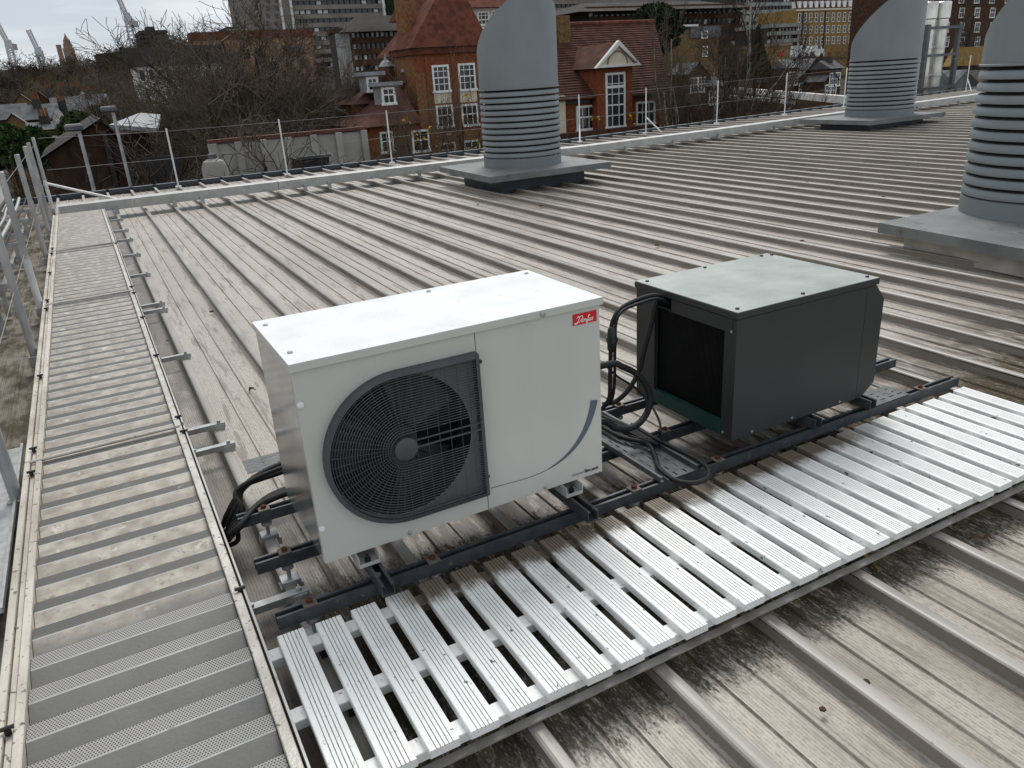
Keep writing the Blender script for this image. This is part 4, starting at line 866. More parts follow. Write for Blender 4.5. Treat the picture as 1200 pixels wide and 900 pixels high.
rt0 = py_(440, 97, YA + 4.2); pyramid(sch, 'back_annex_roof', 'tile', x0 - 0.25, x1 + 0.3, YA + 2.7, YA + 5.8, z1 + 0.003, [tuple(rt0), (x1, rt0[1], rt0[2])])
window(sch, rect(430.5, 127, 441, 141, YA + 3), YA + 3, 2, 2)
for (a, b, c, d, Y) in ((429.5, 90, 443, 105, YA + 2.6), (447, 102, 463, 120, YA + 0.9)):
    r_ = rect(a, b, c, d, Y); dm = MB().box(r_[0] - 0.06, r_[1] + 0.06, Y, Y + 0.9, r_[2] - 0.1, r_[3] + 0.05).build('dormer', 'leadroof', sch); window(sch, r_, Y, 2, 2, 0.10)
    MB().box(r_[0] - 0.25, r_[1] + 0.35, Y - 0.2, Y + 0.95, r_[3] + 0.053, r_[3] + 0.22).build('dormer_roof', 'leadroof', sch)
for (cx_, base_, mid_, top_, hw, Y) in ((455, 98, 78, 62, 13, YA + 4.0), (479, 96, 84, 66, 12, YA + 2.8)):
    c = py_(cx_, base_, Y); m_ = py_(cx_, mid_, Y); tp = py_(cx_, top_, Y); rw = hw / 905 * Y * 1.12
    MB().lathe([(rw, 0), (rw * 0.62, m_[2] - c[2])], (c[0], c[1], c[2]), 8).build('turret_roof', 'tile', sch)
    MB().lathe([(rw * 0.68, m_[2] - c[2] + 0.003), (rw * 0.40, (m_[2] + tp[2]) / 2 - c[2] - 0.1), (rw * 0.16, tp[2] - c[2] - 0.3), (0.02, tp[2] - c[2])], (c[0], c[1], c[2]), 8).build('turret_cap', 'leadroof', sch)
a, b, c, d = rect(476, -8, 489, 64, YS + 1.6); MB().box(a, b, YS + 1.6, YS + 2.9, c - 3, d).build('chimney_stack', 'brick_mix', sch)
a, b, c, d = rect(469, 20, 492, 64, YS + 4); pyramid(sch, 'steep_side_roof', 'tile_r', a, b + 1.0, YS + 3.0, YS + 8, c, [tuple(py_(487, 12, YS + 5))])
# many-paned hall behind
YH = YS + 9.5
x0, x1, _, z1 = rect(536, 9, 640, 200, YH); block(sch, 'hall_wall', 'white_wall', (x0, x1, gz, z1), YH, 9)
for i in range(5):
    for (ya, yb) in ((14, 29), (33, 53)):
        px = 543 + i * 16.2; window(sch, rect(px, ya - i * 0.9, px + 14, yb - i * 0.9, YH), YH, 3, 3, 0.1)
pyramid(sch, 'hall_roof', 'tile_r', x0 - 0.4, x1 + 0.4, YH - 0.5, YH + 9.5, z1 + 0.004, [(x0 + 1, YH + 4.5, z1 + 4.2), (x1 - 1, YH + 4.5, z1 + 4.2)])
# gabled wing
x0, x1, _, z1 = rect(640, 114, 773, 200, YS); block(sch, 'wing_wall', 'brick_o', (x0, x1, gz, z1), YS, 9)
rl = py_(664, 32, YS + 4.5); rr_ = py_(760, 25, YS + 4.5)
xe0 = py_(625, 112, YS)[0]; xe1 = py_(781, 110, YS)[0]; ze = z1 + 0.004
mb = MB(); zr = (rl[2] + rr_[2]) / 2
mb.add([(xe0, YS - 0.45, ze), (xe1, YS - 0.45, ze), (rr_[0] + 0.4, YS + 4.5, zr), (xe0, YS + 4.5, zr), (xe1, YS + 9.4, ze), (xe0, YS + 9.4, ze)], [(0, 1, 2, 3), (1, 4, 2), (3, 2, 4, 5), (0, 3, 5), (0, 5, 4, 1)])
wr = mb.build('wing_roof', 'tile', sch)
MB().tube([(xe0, YS + 4.5, zr + 0.05), (rr_[0] + 0.4, YS + 4.5, zr + 0.05)], 0.14, 8).build('ridge_tiles', 'tile_r', wr)
# tile courses on the near slope as proud rows
sl_v = np.array([0, 4.95, zr - ze]); L_ = np.linalg.norm(sl_v); mb = MB(); NR = 30
for i in range(NR):
    f0 = i / NR; f1 = (i + 1) / NR; za, zb_ = ze + (zr - ze) * f0, ze + (zr - ze) * f1; ya, yb = YS - 0.45 + 4.95 * f0, YS - 0.45 + 4.95 * f1
    xr_a = xe1 + (rr_[0] + 0.4 - xe1) * f0; xr_b = xe1 + (rr_[0] + 0.4 - xe1) * f1
    mb.add([(xe0, ya - 0.03, za + 0.07), (xr_a, ya - 0.03, za + 0.07), (xr_b, yb, zb_ + 0.012), (xe0, yb, zb_ + 0.012), (xe0, ya - 0.03, za + 0.01), (xr_a, ya - 0.03, za + 0.01)], [(0, 1, 2, 3), (4, 5, 1, 0)])
mb.build('tile_courses', 'tile', wr)['kind'] = 'stuff'
# bay with pediment
YB = YS - 0.55
bx0, bx1, _, bz1 = rect(700.5, 79, 741, 200, YB); block(sch, 'bay_wall', 'brick_o', (bx0, bx1, gz, bz1), YB, 3.5)
apx = py_(722, 50, YB); xm = (bx0 + bx1) / 2; pe = 0.25
MB().add([(bx0 - pe, YB - 0.2, bz1 + 0.005), (bx1 + pe, YB - 0.2, bz1 + 0.005), (xm, YB - 0.2, apx[2]), (bx0 - pe, YB + 4.2, bz1 + 0.005), (bx1 + pe, YB + 4.2, bz1 + 0.005), (xm, YB + 4.2, apx[2])], [(0, 2, 5, 3), (1, 4, 5, 2), (0, 3, 4, 1), (3, 5, 4), (0, 1, 2)]).build('bay_roof', 'tile', sch)
def tri_frame(root, name, matn, xa, xb, zb, zt, y0, y1, wdt):
    m_ = MB(); xm_ = (xa + xb) / 2; s = wdt
    o_ = [(xa, zb), (xb, zb), (xm_, zt)]; i_ = [(xa + s * 1.7, zb + s * 0.8), (xb - s * 1.7, zb + s * 0.8), (xm_, zt - s * 1.6)]
    for k in range(3):
        k2 = (k + 1) % 3; q = [o_[k], o_[k2], i_[k2], i_[k]]
        m_.add([(p[0], y0, p[1]) for p in q] + [(p[0], y1, p[1]) for p in q], [(0, 1, 2, 3), (7, 6, 5, 4), (0, 4, 5, 1), (1, 5, 6, 2), (2, 6, 7, 3), (3, 7, 4, 0)])
    return m_.build(name, matn, root)
tri_frame(sch, 'pediment_moulding', 'white_wall', bx0 - pe - 0.08, bx1 + pe + 0.08, bz1 + 0.02, apx[2] + 0.1, YB - 0.42, YB - 0.202, 0.16)
MB().add([(bx0, YB - 0.24, bz1 + 0.1), (bx1, YB - 0.24, bz1 + 0.1), (xm, YB - 0.24, apx[2] - 0.15)], [(0, 1, 2)]).build('pediment_panel', 'cream', sch)
lun = MB(); pts = [(xm + 0.62 * math.cos(a), YB - 0.27, bz1 + 0.16 + 0.62 * math.sin(a)) for a in np.linspace(0, math.pi, 14)]; lun.tube(pts, 0.04, 5).build('lunette_arch', 'stone', sch)
a = rect(709.5, 85, 732.5, 147.5, YB); window(sch, a, YB, 3, 5, 0.11)
x0_, x1_, z0_, z1_ = a; MB().box(x0_ + 0.02, x1_ - 0.02, YB - 0.07, YB - 0.052, z1_ - 0.75, z1_ - 0.62).build('transom', 'wframe', sch)
window(sch, rect(675, 123.5, 697, 150.5, YS), YS, 3, 2, 0.11); window(sch, rect(745, 118.5, 767.5, 144, YS), YS, 3, 2, 0.11)
a, b, c, d = rect(655.5, 112, 663, 156, YS - 0.3); MB().box(a, b, YS - 0.3, YS - 0.002, c, d).build('cream_pier', 'cream', sch)
MB().box(x0 - 0.02, x1 + 0.02, YS - 0.14, YS - 0.002, ze - 0.20, ze - 0.06).build('eaves_gutter', 'black', sch)
a, b, c, d = rect(655, 18, 668.5, 74, YS + 3.2); MB().box(a, b, YS + 3.2, YS + 4.6, c - 1, d).build('chimney_stack', 'brick_y', sch)
MB().box(a - 0.1, b + 0.1, YS + 3.1, YS + 4.7, c - 0.15, c + 0.1).build('chimney_skirt', 'leadroof', sch)
a, b, c, d = rect(640, 152, 772, 200, YS - 1.6); MB().box(a, b, YS - 1.6, YS - 1.2, gz, d).build('forecourt_wall', 'brick_d', sch)

# ---- concrete boundary wall in bays
YC = 24.5
cw = thing('concrete_wall', 'grey concrete panel boundary wall with posts in front of the bare trees', 'wall', tuple(py_(340, 200, YC)))
xs = [py_(px, 185, YC)[0] for px in np.linspace(252, 429, 7)]; zt = py_(340, 161, YC)[2]; gc = ground_z(YC)
for i in range(6):
    n2 = 3; zz = np.linspace(zt - 3.6, zt, n2 + 1)
    for j in range(n2): MB().box(xs[i] + 0.10, xs[i + 1] - 0.10, YC + 0.012 * (j % 2), YC + 0.25, zz[j] + 0.008, zz[j + 1] - 0.008, bev=0.01).build('wall_panel', 'concrete', cw)
for x in xs: MB().box(x - 0.098, x + 0.098, YC - 0.12, YC + 0.30, gc, zt + 0.02, bev=0.01).build('wall_post', 'concrete', cw)
MB().box(xs[0] - 0.1, xs[-1] + 0.1, YC - 0.06, YC + 0.32, zt + 0.024, zt + 0.12).build('coping', 'coping', cw)
MB().box(xs[0], xs[-1], YC + 0.02, YC + 0.24, gc, zt - 3.61).build('wall_footing', 'concrete', cw)
t = thing('waste_skip', 'dark open metal skip standing against the concrete wall', 'skip', tuple(py_(368, 198, YC - 1)))
p0, p1 = py_(358, 191, YC - 1.6), py_(380, 186, YC - 1.6)
MB().extrude([(p0[0], p0[2] - 1.2), (p1[0], p0[2] - 1.2), (p1[0] + 0.15, p0[2] + 0.1), (p0[0] - 0.15, p0[2] + 0.1)], 'y', YC - 1.6, YC - 0.4).build('skip_body', 'black', t)
MB().box(p0[0] - 0.2, p1[0] + 0.2, YC - 1.65, YC - 1.55, p0[2] + 0.102, p0[2] + 0.18).build('skip_rim', 'flue_steel', t)
t = thing('gas_tank', 'pale grey upright tank beside the concrete wall end', 'tank', tuple(py_(252, 200, YC - 0.8)))
c = py_(253.5, 207, YC - 0.8); MB().lathe([(0.35, -2), (0.35, 0.25), (0.28, 0.42), (0.1, 0.5), (0.001, 0.5)], tuple(c), 14).build('tank_shell', 'concrete', t, smooth=True)
MB().lathe([(0.12, 0.5), (0.12, 0.62), (0.001, 0.62)], tuple(c), 10).build('tank_valve', 'flue_steel', t)

# ---- dark brick shed with a gable
YG = 27.0
sh = thing('brick_shed', 'dark brown brick shed with a gable end beyond the roof edge', 'shed', tuple(py_(105, 215, YG)))
x0, x1, _, z1 = rect(62, 178, 152, 230, YG); apx = py_(118, 141, YG); gsh = ground_z(YG)
MB().add([(x0, YG, gsh), (x1, YG, gsh), (x1, YG, z1), (apx[0], YG, apx[2]), (x0, YG, z1), (x0, YG + 9, gsh), (x1, YG + 9, gsh), (x1, YG + 9, z1), (apx[0], YG + 9, apx[2]), (x0, YG + 9, z1)],
         [(0, 1, 2, 3, 4), (9, 8, 7, 6, 5), (0, 4, 9, 5), (1, 6, 7, 2)]).build('shed_wall', 'shed_brick', sh)
MB().add([(x0 - 0.2, YG - 0.2, z1 - 0.05), (apx[0], YG - 0.2, apx[2] + 0.06), (x1 + 0.2, YG - 0.2, z1 - 0.05), (x0 - 0.2, YG + 9.2, z1 - 0.05), (apx[0], YG + 9.2, apx[2] + 0.06), (x1 + 0.2, YG + 9.2, z1 - 0.05)], [(0, 1, 4, 3), (1, 2, 5, 4)]).build('shed_roof', 'block_d', sh)
MB().box(apx[0] - 0.06, apx[0] + 0.06, YG - 0.09, YG - 0.002, gsh, apx[2] - 0.3).build('downpipe', 'black', sh)
MB().box(apx[0] + 0.7, apx[0] + 1.9, YG - 0.03, YG - 0.002, z1 - 1.4, z1 - 0.3).build('shed_shutter', 'black', sh)
# pale low roof beside it
t = thing('low_shed', 'low shed with a pale grey sheet roof among the bare trees', 'shed', tuple(py_(165, 150, 34)))
p = [py_(128, 146, 33), py_(184, 150, 33), py_(188, 134, 39), py_(164, 132, 39)]
MB().add([tuple(q) for q in p] + [(q[0], q[1], q[2] - 0.15) for q in p], [(0, 1, 2, 3), (7, 6, 5, 4), (0, 4, 5, 1), (1, 5, 6, 2), (2, 6, 7, 3), (3, 7, 4, 0)]).build('sheet_roof', 'leadroof', t)
MB().box(p[0][0] + 0.3, p[1][0] - 0.3, 33.3, 38, ground_z(35), min(q[2] for q in p) - 0.2).build('shed_wall', 'shed_brick', t)

# ---- street lamps
for i, (hx, hy, bx_, by_, Y) in enumerate(((92, 152, 111, 222, 21.0), (132, 130, 153, 205, 24.0))):
    top = py_(hx, hy, Y); t = thing('street_lamp', ('grey lamp post with square head just beyond the gutter', 'grey lamp post with square head nearer the bare trees')[i], 'lamp', (top[0], Y, ground_z(Y)), 'lamp posts beyond the roof edge')
    MB().tube([(top[0], Y, ground_z(Y)), (top[0], Y, top[2])], [0.06, 0.04], 8).build('lamp_pole', 'tube', t, smooth=True)
    MB().box(top[0] - 0.28, top[0] + 0.10, Y - 0.28, Y + 0.06, top[2] - 0.02, top[2] + 0.12, bev=0.03).build('lamp_head', 'flue_steel', t)
    MB().box(top[0] - 0.24, top[0] + 0.06, Y - 0.24, Y + 0.02, top[2] + 0.121, top[2] + 0.13).build('lamp_cover', 'galv_light', t)

# ---- terraced houses
def house(px, py_ridge, wpx, hpx, Y, wallm, roofm, gable, label, chim=True, white=False):
    chim = rnd.random() < 0.55
    s = Y * 1.12 / 905.0; c = py_(px, py_ridge, Y); wd = wpx * s; rh = hpx * s; g = ground_z(Y)
    t = thing('terraced_house', label, 'house', (c[0], Y, g), 'terraced houses behind the sheds'); x0, x1 = c[0] - wd / 2, c[0] + wd / 2; ze_ = c[2] - rh; dp = wd * 1.3
    if gable:
        MB().add([(x0, Y, g), (x1, Y, g), (x1, Y, ze_), (c[0], Y, c[2]), (x0, Y, ze_), (x0, Y + dp, g), (x1, Y + dp, g), (x1, Y + dp, ze_), (c[0], Y + dp, c[2]), (x0, Y + dp, ze_)], [(0, 1, 2, 3, 4), (9, 8, 7, 6, 5), (0, 4, 9, 5), (1, 6, 7, 2)]).build('house_wall', wallm, t)
        k_ = 0.18; rf = MB().add([(x0 - k_, Y - k_, ze_ - 0.1), (c[0], Y - k_, c[2] + 0.08), (x1 + k_, Y - k_, ze_ - 0.1), (x0 - k_, Y + dp, ze_ - 0.1), (c[0], Y + dp, c[2] + 0.08), (x1 + k_, Y + dp, ze_ - 0.1)], [(0, 1, 4, 3), (1, 2, 5, 4)]).build('house_roof', roofm, t)
    else:
        MB().box(x0, x1, Y, Y + dp, g, ze_).build('house_wall', wallm, t)
        rf = MB().add([(x0 - 0.1, Y - 0.3, ze_), (x1 + 0.1, Y - 0.3, ze_), (x1 + 0.1, Y + dp / 2, c[2]), (x0 - 0.1, Y + dp / 2, c[2]), (x0 - 0.1, Y + dp, ze_), (x1 + 0.1, Y + dp, ze_)], [(0, 1, 2, 3), (3, 2, 5, 4), (0, 3, 4), (1, 5, 2)]).build('house_roof', roofm, t)
    if chim:
        cx_ = x0 + wd * rnd.uniform(0.1, 0.9); cy_ = Y + dp * 0.4
        st = MB().box(cx_ - 0.30, cx_ + 0.30, cy_ - 0.3, cy_ + 0.3, ze_, c[2] + 0.35).build('chimney', 'block_d', t)
        for q in range(3): MB().lathe([(0.08, 0), (0.09, 0.1), (0.07, 0.4), (0.09, 0.45)], (cx_ - 0.2 + q * 0.2, cy_, c[2] + 0.35), 8).build('chimney_pot', 'pot', st)
    for (fx, fz) in ((0.3, 0.25), (0.7, 0.25)):
        wx = x0 + wd * fx; wz = ze_ - 1.7; window(t, (wx - 0.45, wx + 0.45, wz, wz + 1.3), Y, 2, 2, 0.12)
    return t
HS = [(8, 122, 26, 12, 84, 'brick_d', 'slate', False, 'terraced house with grey slate roof and brown walls, end of its row'),
      (24, 111, 22, 11, 96, 'brick_y', 'slate', True, 'ochre gabled terraced house with slate roof standing behind the brown row'),
      (45, 108, 22, 12, 100, 'brick_d', 'slate', True, 'brown gabled terraced house with slate roof and chimney pots'),
      (64, 106, 20, 11, 104, 'brick_y', 'slate', True, 'ochre gabled terraced house next to the brown gabled house'),
      (78, 113, 26, 14, 88, 'brick_y', 'slate', False, 'ochre terraced house with a wide dark slate roof slope'),
      (110, 110, 22, 12, 92, 'brick_y', 'slate', False, 'ochre terraced house with slate roof beside the bare trees'),
      (96, 106, 20, 12, 98, 'white_wall', 'slate', True, 'terraced house with a white rendered gable'),
      (14, 134, 24, 12, 70, 'brick_y', 'slate', True, 'small ochre gabled house low down by the green shrubs'),
      (45, 122, 26, 12, 76, 'brick_d', 'slate', False, 'dark brick house with broad slate roof among the gables'),
      (66, 124, 14, 14, 74, 'white_wall', 'slate', True, 'narrow white rendered gable extension between brick houses'),
      (54, 143, 30, 6, 58, 'brick_d', 'slate', False, 'low outbuilding with shallow slate roof below the houses')]
for h in HS: house(*h)
for i, (px, pyr, wpx) in enumerate(((818, 74, 30), (930, 69, 24), (955, 69, 24), (980, 70, 26), (945, 82, 34), (915, 85, 28), (975, 84, 28), (840, 90, 34))):
    house(px, pyr, wpx, 11, 62 + 3 * (i % 3), 'brick_d', 'slate', i % 2 == 0, ('brown brick terraced house with slate gable beside the dark conifers', 'brown brick terraced house with a broad slate slope beside the dark conifers')[i % 2])['group'] = 'terraced houses near the conifers'

# ---- oblique white parapet by the railway
def parapet(pa, pb, z, h, th, name, label, n):
    a = pz(*pa, z); b = pz(*pb, z); t = thing(name, label, 'wall', tuple((a + b) / 2)); d = (b - a); L_ = np.linalg.norm(d); d = d / L_; nn = np.array([-d[1], d[0], 0]) * th
    for i in range(n):
        p = a + d * (L_ * i / n + 0.02); q = a + d * (L_ * (i + 1) / n - 0.02); dn = np.array([0, 0, -h])
        MB().add([p, q, q + nn, p + nn, p + dn, q + dn, q + nn + dn, p + nn + dn], [(0, 1, 2, 3), (7, 6, 5, 4), (0, 4, 5, 1), (1, 5, 6, 2), (2, 6, 7, 3), (3, 7, 4, 0)]).build('parapet_block', 'white_wall', t)
    MB().add([a - [0, 0, h + 0.003], b - [0, 0, h + 0.003], b + nn - [0, 0, h + 0.003], a + nn - [0, 0, h + 0.003], a - [0, 0, 9], b - [0, 0, 9], b + nn - [0, 0, 9], a + nn - [0, 0, 9]], [(0, 1, 2, 3), (7, 6, 5, 4), (0, 4, 5, 1), (1, 5, 6, 2), (2, 6, 7, 3), (3, 7, 4, 0)]).build('parapet_base', 'brick_d', t)
parapet((776, 96), (992, 113), -1.5, 0.55, 0.5, 'railway_parapet', 'weathered white parapet wall running obliquely behind the birches', 12)
parapet((776, 105), (992, 123), -2.2, 0.35, 0.5, 'lower_parapet', 'lower weathered white ledge below the oblique parapet', 12)

# ---- far blocks
def strip_block(name, label, cat, pxa, pxb, pyt, Y, depth, floors, fpx, wallm, seed, top_extra=0.0, bays=20, dark='block_d', blind=0.12):
    rg = random.Random(seed); x0, x1, _, z1 = rect(pxa, pyt, pxb, pyt + floors * fpx, Y); g = ground_z(Y); z0 = py_((pxa + pxb) / 2, pyt + floors * fpx, Y)[2]
    t = thing(name, label, cat, ((x0 + x1) / 2, Y, g))
    MB().box(x0, x1, Y + 0.35, Y + depth, g, z1 + top_extra).build('core_wall', dark, t)
    if z0 - 0.02 > g: MB().box(x0, x1, Y + 0.001, Y + 0.348, g, z0 - 0.02).build('lower_wall', wallm, t)
    fh = (z1 - z0) / floors; bw = (x1 - x0) / bays
    for f in range(floors):
        za = z0 + f * fh; MB().box(x0, x1, Y - 0.2, Y + 0.345, za, za + fh * 0.50).build('spandrel', wallm, t)
        row = MB(); bl = MB(); nb = 0
        for k in range(bays):
            xa = x0 + k * bw
            row.box(xa - 0.10, xa + 0.10, Y, Y + 0.343, za + fh * 0.5 + 0.003, za + fh - 0.003)
            if rg.random() < blind or (f in (2, 5) and 0.15 < k / bays < 0.4 and rg.random() < 0.5): bl.box(xa + 0.18, xa + bw - 0.18, Y + 0.2, Y + 0.30, za + fh * 0.56, za + fh * 0.94); nb += 1
        wr_ = row.build('window_row', dark, t); wr_['kind'] = 'stuff'
        if nb: bl.build('window_blinds', 'blind', wr_)['kind'] = 'stuff'
        MB().box(x0 + 0.05, x1 - 0.05, Y + 0.31, Y + 0.34, za + fh * 0.51, za + fh - 0.01).build('glazing', 'glass', wr_)
    MB().box(x0 - 0.3, x1 + 0.3, Y - 0.3, Y + depth, z1 + top_extra + 0.003, z1 + top_extra + 0.6).build('roof_edge', wallm, t)
    return t
tb = strip_block('tower_block', 'huge grey-brown slab block with long window strips behind everything', 'block', 345, 868, -32, 230, 18, 11, 9.3, 'block_c', 3, bays=100)
x0, x1, z0, z1 = rect(289, -30, 344.5, 64, 228); MB().box(x0, x1, 228, 250, ground_z(228), z1).build('stair_tower', 'block_c', tb)
for px in (331, 343, 451, 468):
    a = py_(px, 20, 227.4); MB().box(a[0] - 0.3, a[0] + 0.3, 227.2, 227.9, py_(px, 60 if px < 400 else 22, 227.4)[2], z1).build('white_riser', 'blind', tb)
a, b, c, d = rect(452.5, -30, 467, 23, 229); MB().box(a, b, 229, 229.9, c, d).build('stair_cladding', 'leaf_dk', tb)
for i in range(10):
    for px in (298, 312, 322):
        r_ = rect(px, -20 + i * 9, px + 4, -15 + i * 9, 228); MB().box(r_[0], r_[1], 227.9, 227.999, r_[2], r_[3]).build('small_window', 'glass', tb)
mbk = strip_block('mid_block', 'mid-rise brown block with wide dark eaves beside the school turrets', 'block', 398, 476, 37, 125, 4, 5, 13, 'brick_d', 5, bays=14, blind=0.3)
x0, x1, z0, z1 = rect(396, 22, 480, 37, 124); pyramid(mbk, 'hipped_roof', 'block_d', x0, x1 + 6, 123, 130, z0, [(x0 + 4, 126.5, z1 + 0.6), (x1, 126.5, z1 + 0.6)])
x0, x1, z0, z1 = rect(396.5, 39, 412, 100, 124.6); MB().box(x0, x1, 124.3, 124.78, z0, z1).build('stair_panel', 'greyblock', mbk)
rb = strip_block('wide_eaved_block', 'brown block with a dark overhanging roof behind the birch', 'block', 690, 868, 10, 130, 14, 5, 13.5, 'brick_d', 8, bays=30, blind=0.15)
x0, x1, z0, z1 = rect(670, 2, 886, 12, 128); pyramid(rb, 'hipped_roof', 'block_d', x0, x1, 126, 148, z0, [(x0 + 8, 137, z1 + 0.8), (x1 - 8, 137, z1 + 0.8)])
x0, x1, z0, z1 = rect(868, 12, 880, 52, 129.3)
for i in range(3): MB().box(x0, x1, 128.9, 129.4, z0 + i * (z1 - z0) / 3, z0 + (i + 0.55) * (z1 - z0) / 3).build('balcony_panel', 'blind', rb)
strip_block('stepped_block', 'grey high-rise block with thin window rows behind the ochre mansard terrace', 'block', 862, 948, -28, 200, 16, 8, 8.6, 'greyblock', 11, bays=22, blind=0.2)
strip_block('window_row_block', 'low grey block with long white window row beside the conifer', 'block', 900, 936, 32, 110, 8, 3, 9, 'greyblock', 15, bays=9, blind=0.6)
# ochre mansard terrace
YM = 140
mt = thing('mansard_terrace', 'ochre brick terrace of flats with rows of white windows and mansard roof', 'building', tuple(py_(990, 60, YM)))
x0, x1, z0, z1 = rect(932, 9, 1062, 53, YM); MB().box(x0, x1, YM, YM + 12, ground_z(YM), z1).build('terrace_wall', 'thatch', mt)
for j, (ya, yb) in enumerate(((14, 25), (29, 38), (42, 51))):
    for i in range(16):
        px = 935 + i * 6.6; r_ = rect(px, ya + 1.5 - i * 0.14, px + 3.2, yb + 1.5 - i * 0.14, YM); f = MB(); f.box(r_[0], r_[1], YM - 0.08, YM - 0.003, r_[2], r_[3]); w_ = f.build('window', 'wframe', mt)
        MB().box(r_[0] + 0.12, r_[1] - 0.12, YM - 0.09, YM - 0.081, r_[2] + 0.15, (r_[2] + r_[3]) / 2 - 0.05).box(r_[0] + 0.12, r_[1] - 0.12, YM - 0.09, YM - 0.081, (r_[2] + r_[3]) / 2 + 0.05, r_[3] - 0.1).build('pane', 'glass', w_)
MB().add([(x0, YM, z1 + 0.01), (x1, YM, z1 + 0.01), (x1, YM + 2, z1 + 5), (x0, YM + 2, z1 + 5), (x0, YM + 12, z1 + 5), (x1, YM + 12, z1 + 5)], [(0, 1, 2, 3), (3, 2, 5, 4)]).build('mansard_roof', 'mansard', mt)
for i in range(16):
    px = 936 + i * 6.6; r_ = rect(px, 1.5 - i * 0.14, px + 3.6, 9 - i * 0.14, YM); MB().box(r_[0], r_[1], YM + 0.1, YM + 2, r_[2], r_[3]).build('dormer', 'wframe', mt)
MB().box(x0 - 0.2, x1 + 0.2, YM - 0.3, YM - 0.001, z1 - 0.4, z1).build('cornice', 'cream', mt)
for px in (940, 966, 1000, 1028):
    a = py_(px, 30, YM); MB().box(a[0] - 0.14, a[0] + 0.14, YM - 0.25, YM - 0.1, ground_z(YM), z1 - 0.45).build('downpipe', 'black', mt)
# orange ruin
YR = 82
rn = thing('orange_brick_building', 'flat topped orange brick building half hidden by bare trees', 'building', tuple(py_(300, 100, YR)))
x0, x1, z0, z1 = rect(232, 45, 370, 100, YR); MB().box(x0, x1, YR, YR + 3, ground_z(YR), z1).build('brick_wall', 'ruin', rn); MB().box(x0 - 0.1, x1 + 0.1, YR - 0.1, YR + 3, z1 + 0.003, z1 + 0.7).build('parapet_band', 'tile_r', rn)
for (px, pyy) in ((332, 54), (348, 53), (335, 70), (352, 69), (300, 56), (315, 72), (285, 58)):
    r_ = rect(px, pyy, px + 8, pyy + 11, YR); MB().box(r_[0], r_[1], YR - 0.02, YR - 0.002, r_[2], r_[3]).build('dark_opening', 'glass', rn)
# white building behind the trees
t = thing('white_building', 'long white rendered building seen through bare branches', 'building', tuple(py_(210, 90, 78)))
x0, x1, z0, z1 = rect(158, 76, 262, 108, 78); MB().box(x0, x1, 78, 80.5, ground_z(78), z1).build('rendered_wall', 'white_wall', t); MB().box(x0 - 0.3, x1 + 0.3, 77.6, 80.8, z1 + 0.003, z1 + 1.5).build('roof_band', 'block_d', t)
for k in range(9): px = 164 + k * 11; r_ = rect(px, 82, px + 5, 94, 78); MB().box(r_[0], r_[1], 77.93, 77.997, r_[2], r_[3]).build('window', 'glass', t)
# brown brick flats, ochre wall and valley roofs by the flues
YF = 85
t = thing('brown_flats', 'dark red-brown brick flats with white framed windows behind bare branches', 'building', tuple(py_(1150, 60, YF)))
x0, x1, z0, z1 = rect(1062, -25, 1260, 60, YF); MB().box(x0, x1, YF, YF + 10, ground_z(YF), z1).build('brick_wall', 'brick_d', t)
for j in range(4):
    for i in range(10): px = 1070 + i * 18; window(t, rect(px, -8 + j * 17, px + 6, 3 + j * 17, YF), YF, 2, 2, 0.12)
YO = 44
t = thing('ochre_wall', 'ochre brick gable wall above valley roofs beside the flues', 'wall', tuple(py_(1140, 80, YO)))
p = [py_(1124, 56, YO), py_(1166, 53, YO), py_(1164, 75, YO), py_(1112, 78, YO)]
MB().add([tuple(q) for q in p] + [(q[0], q[1] + 0.6, q[2]) for q in p], [(3, 2, 1, 0), (4, 5, 6, 7), (0, 1, 5, 4), (1, 2, 6, 5), (2, 3, 7, 6), (3, 0, 4, 7)]).build('gable_brick', 'thatch', t)
t = thing('valley_roofs', 'row of grey valley roofs below the ochre wall', 'building', tuple(py_(1130, 100, 40)))
for i in range(3):
    px = 1104 + i * 30; a = py_(px, 84, 38); b = py_(px + 15, 98, 38); c = py_(px + 30, 82, 38); a[2] = c[2] = a[2]
    MB().add([(a[0], 38, a[2]), (b[0], 38, b[2]), (c[0], 38, a[2]), (a[0], 43.9, a[2]), (b[0], 43.9, b[2]), (c[0], 43.9, a[2]), (a[0], 38, -9), (b[0], 38, -9), (c[0], 38, -9)], [(0, 1, 4, 3), (1, 2, 5, 4), (0, 6, 7, 1), (1, 7, 8, 2)]).build('roof_slope', ('slate', 'block_d', 'slate')[i], t)
t = thing('yellow_house', 'small yellow brick house with grey upper storey beside the birch', 'house', tuple(py_(815, 60, 70)))
x0, x1, z0, z1 = rect(797, 32, 842, 80, 70); MB().box(x0, x1, 70, 76, ground_z(70), z1).build('brick_wall', 'brick_y', t); MB().box(x0 + 1.2, x1 + 0.1, 69.8, 76.2, z1 - 1.0, z1 + 0.1).build('upper_storey', 'slate', t)
MB().box(x0 - 0.3, x0 + 2.2, 69.7, 76.2, z1 + 0.103, z1 + 0.3).build('flat_roof', 'white_wall', t); window(t, rect(822, 36, 829, 44, 69.8), 69.8, 2, 2, 0.1); window(t, rect(823, 54, 829, 65, 70), 70, 2, 2, 0.1)
t = thing('ochre_house', 'small bright ochre house with red door beside the conifer', 'house', tuple(py_(915, 60, 80)))
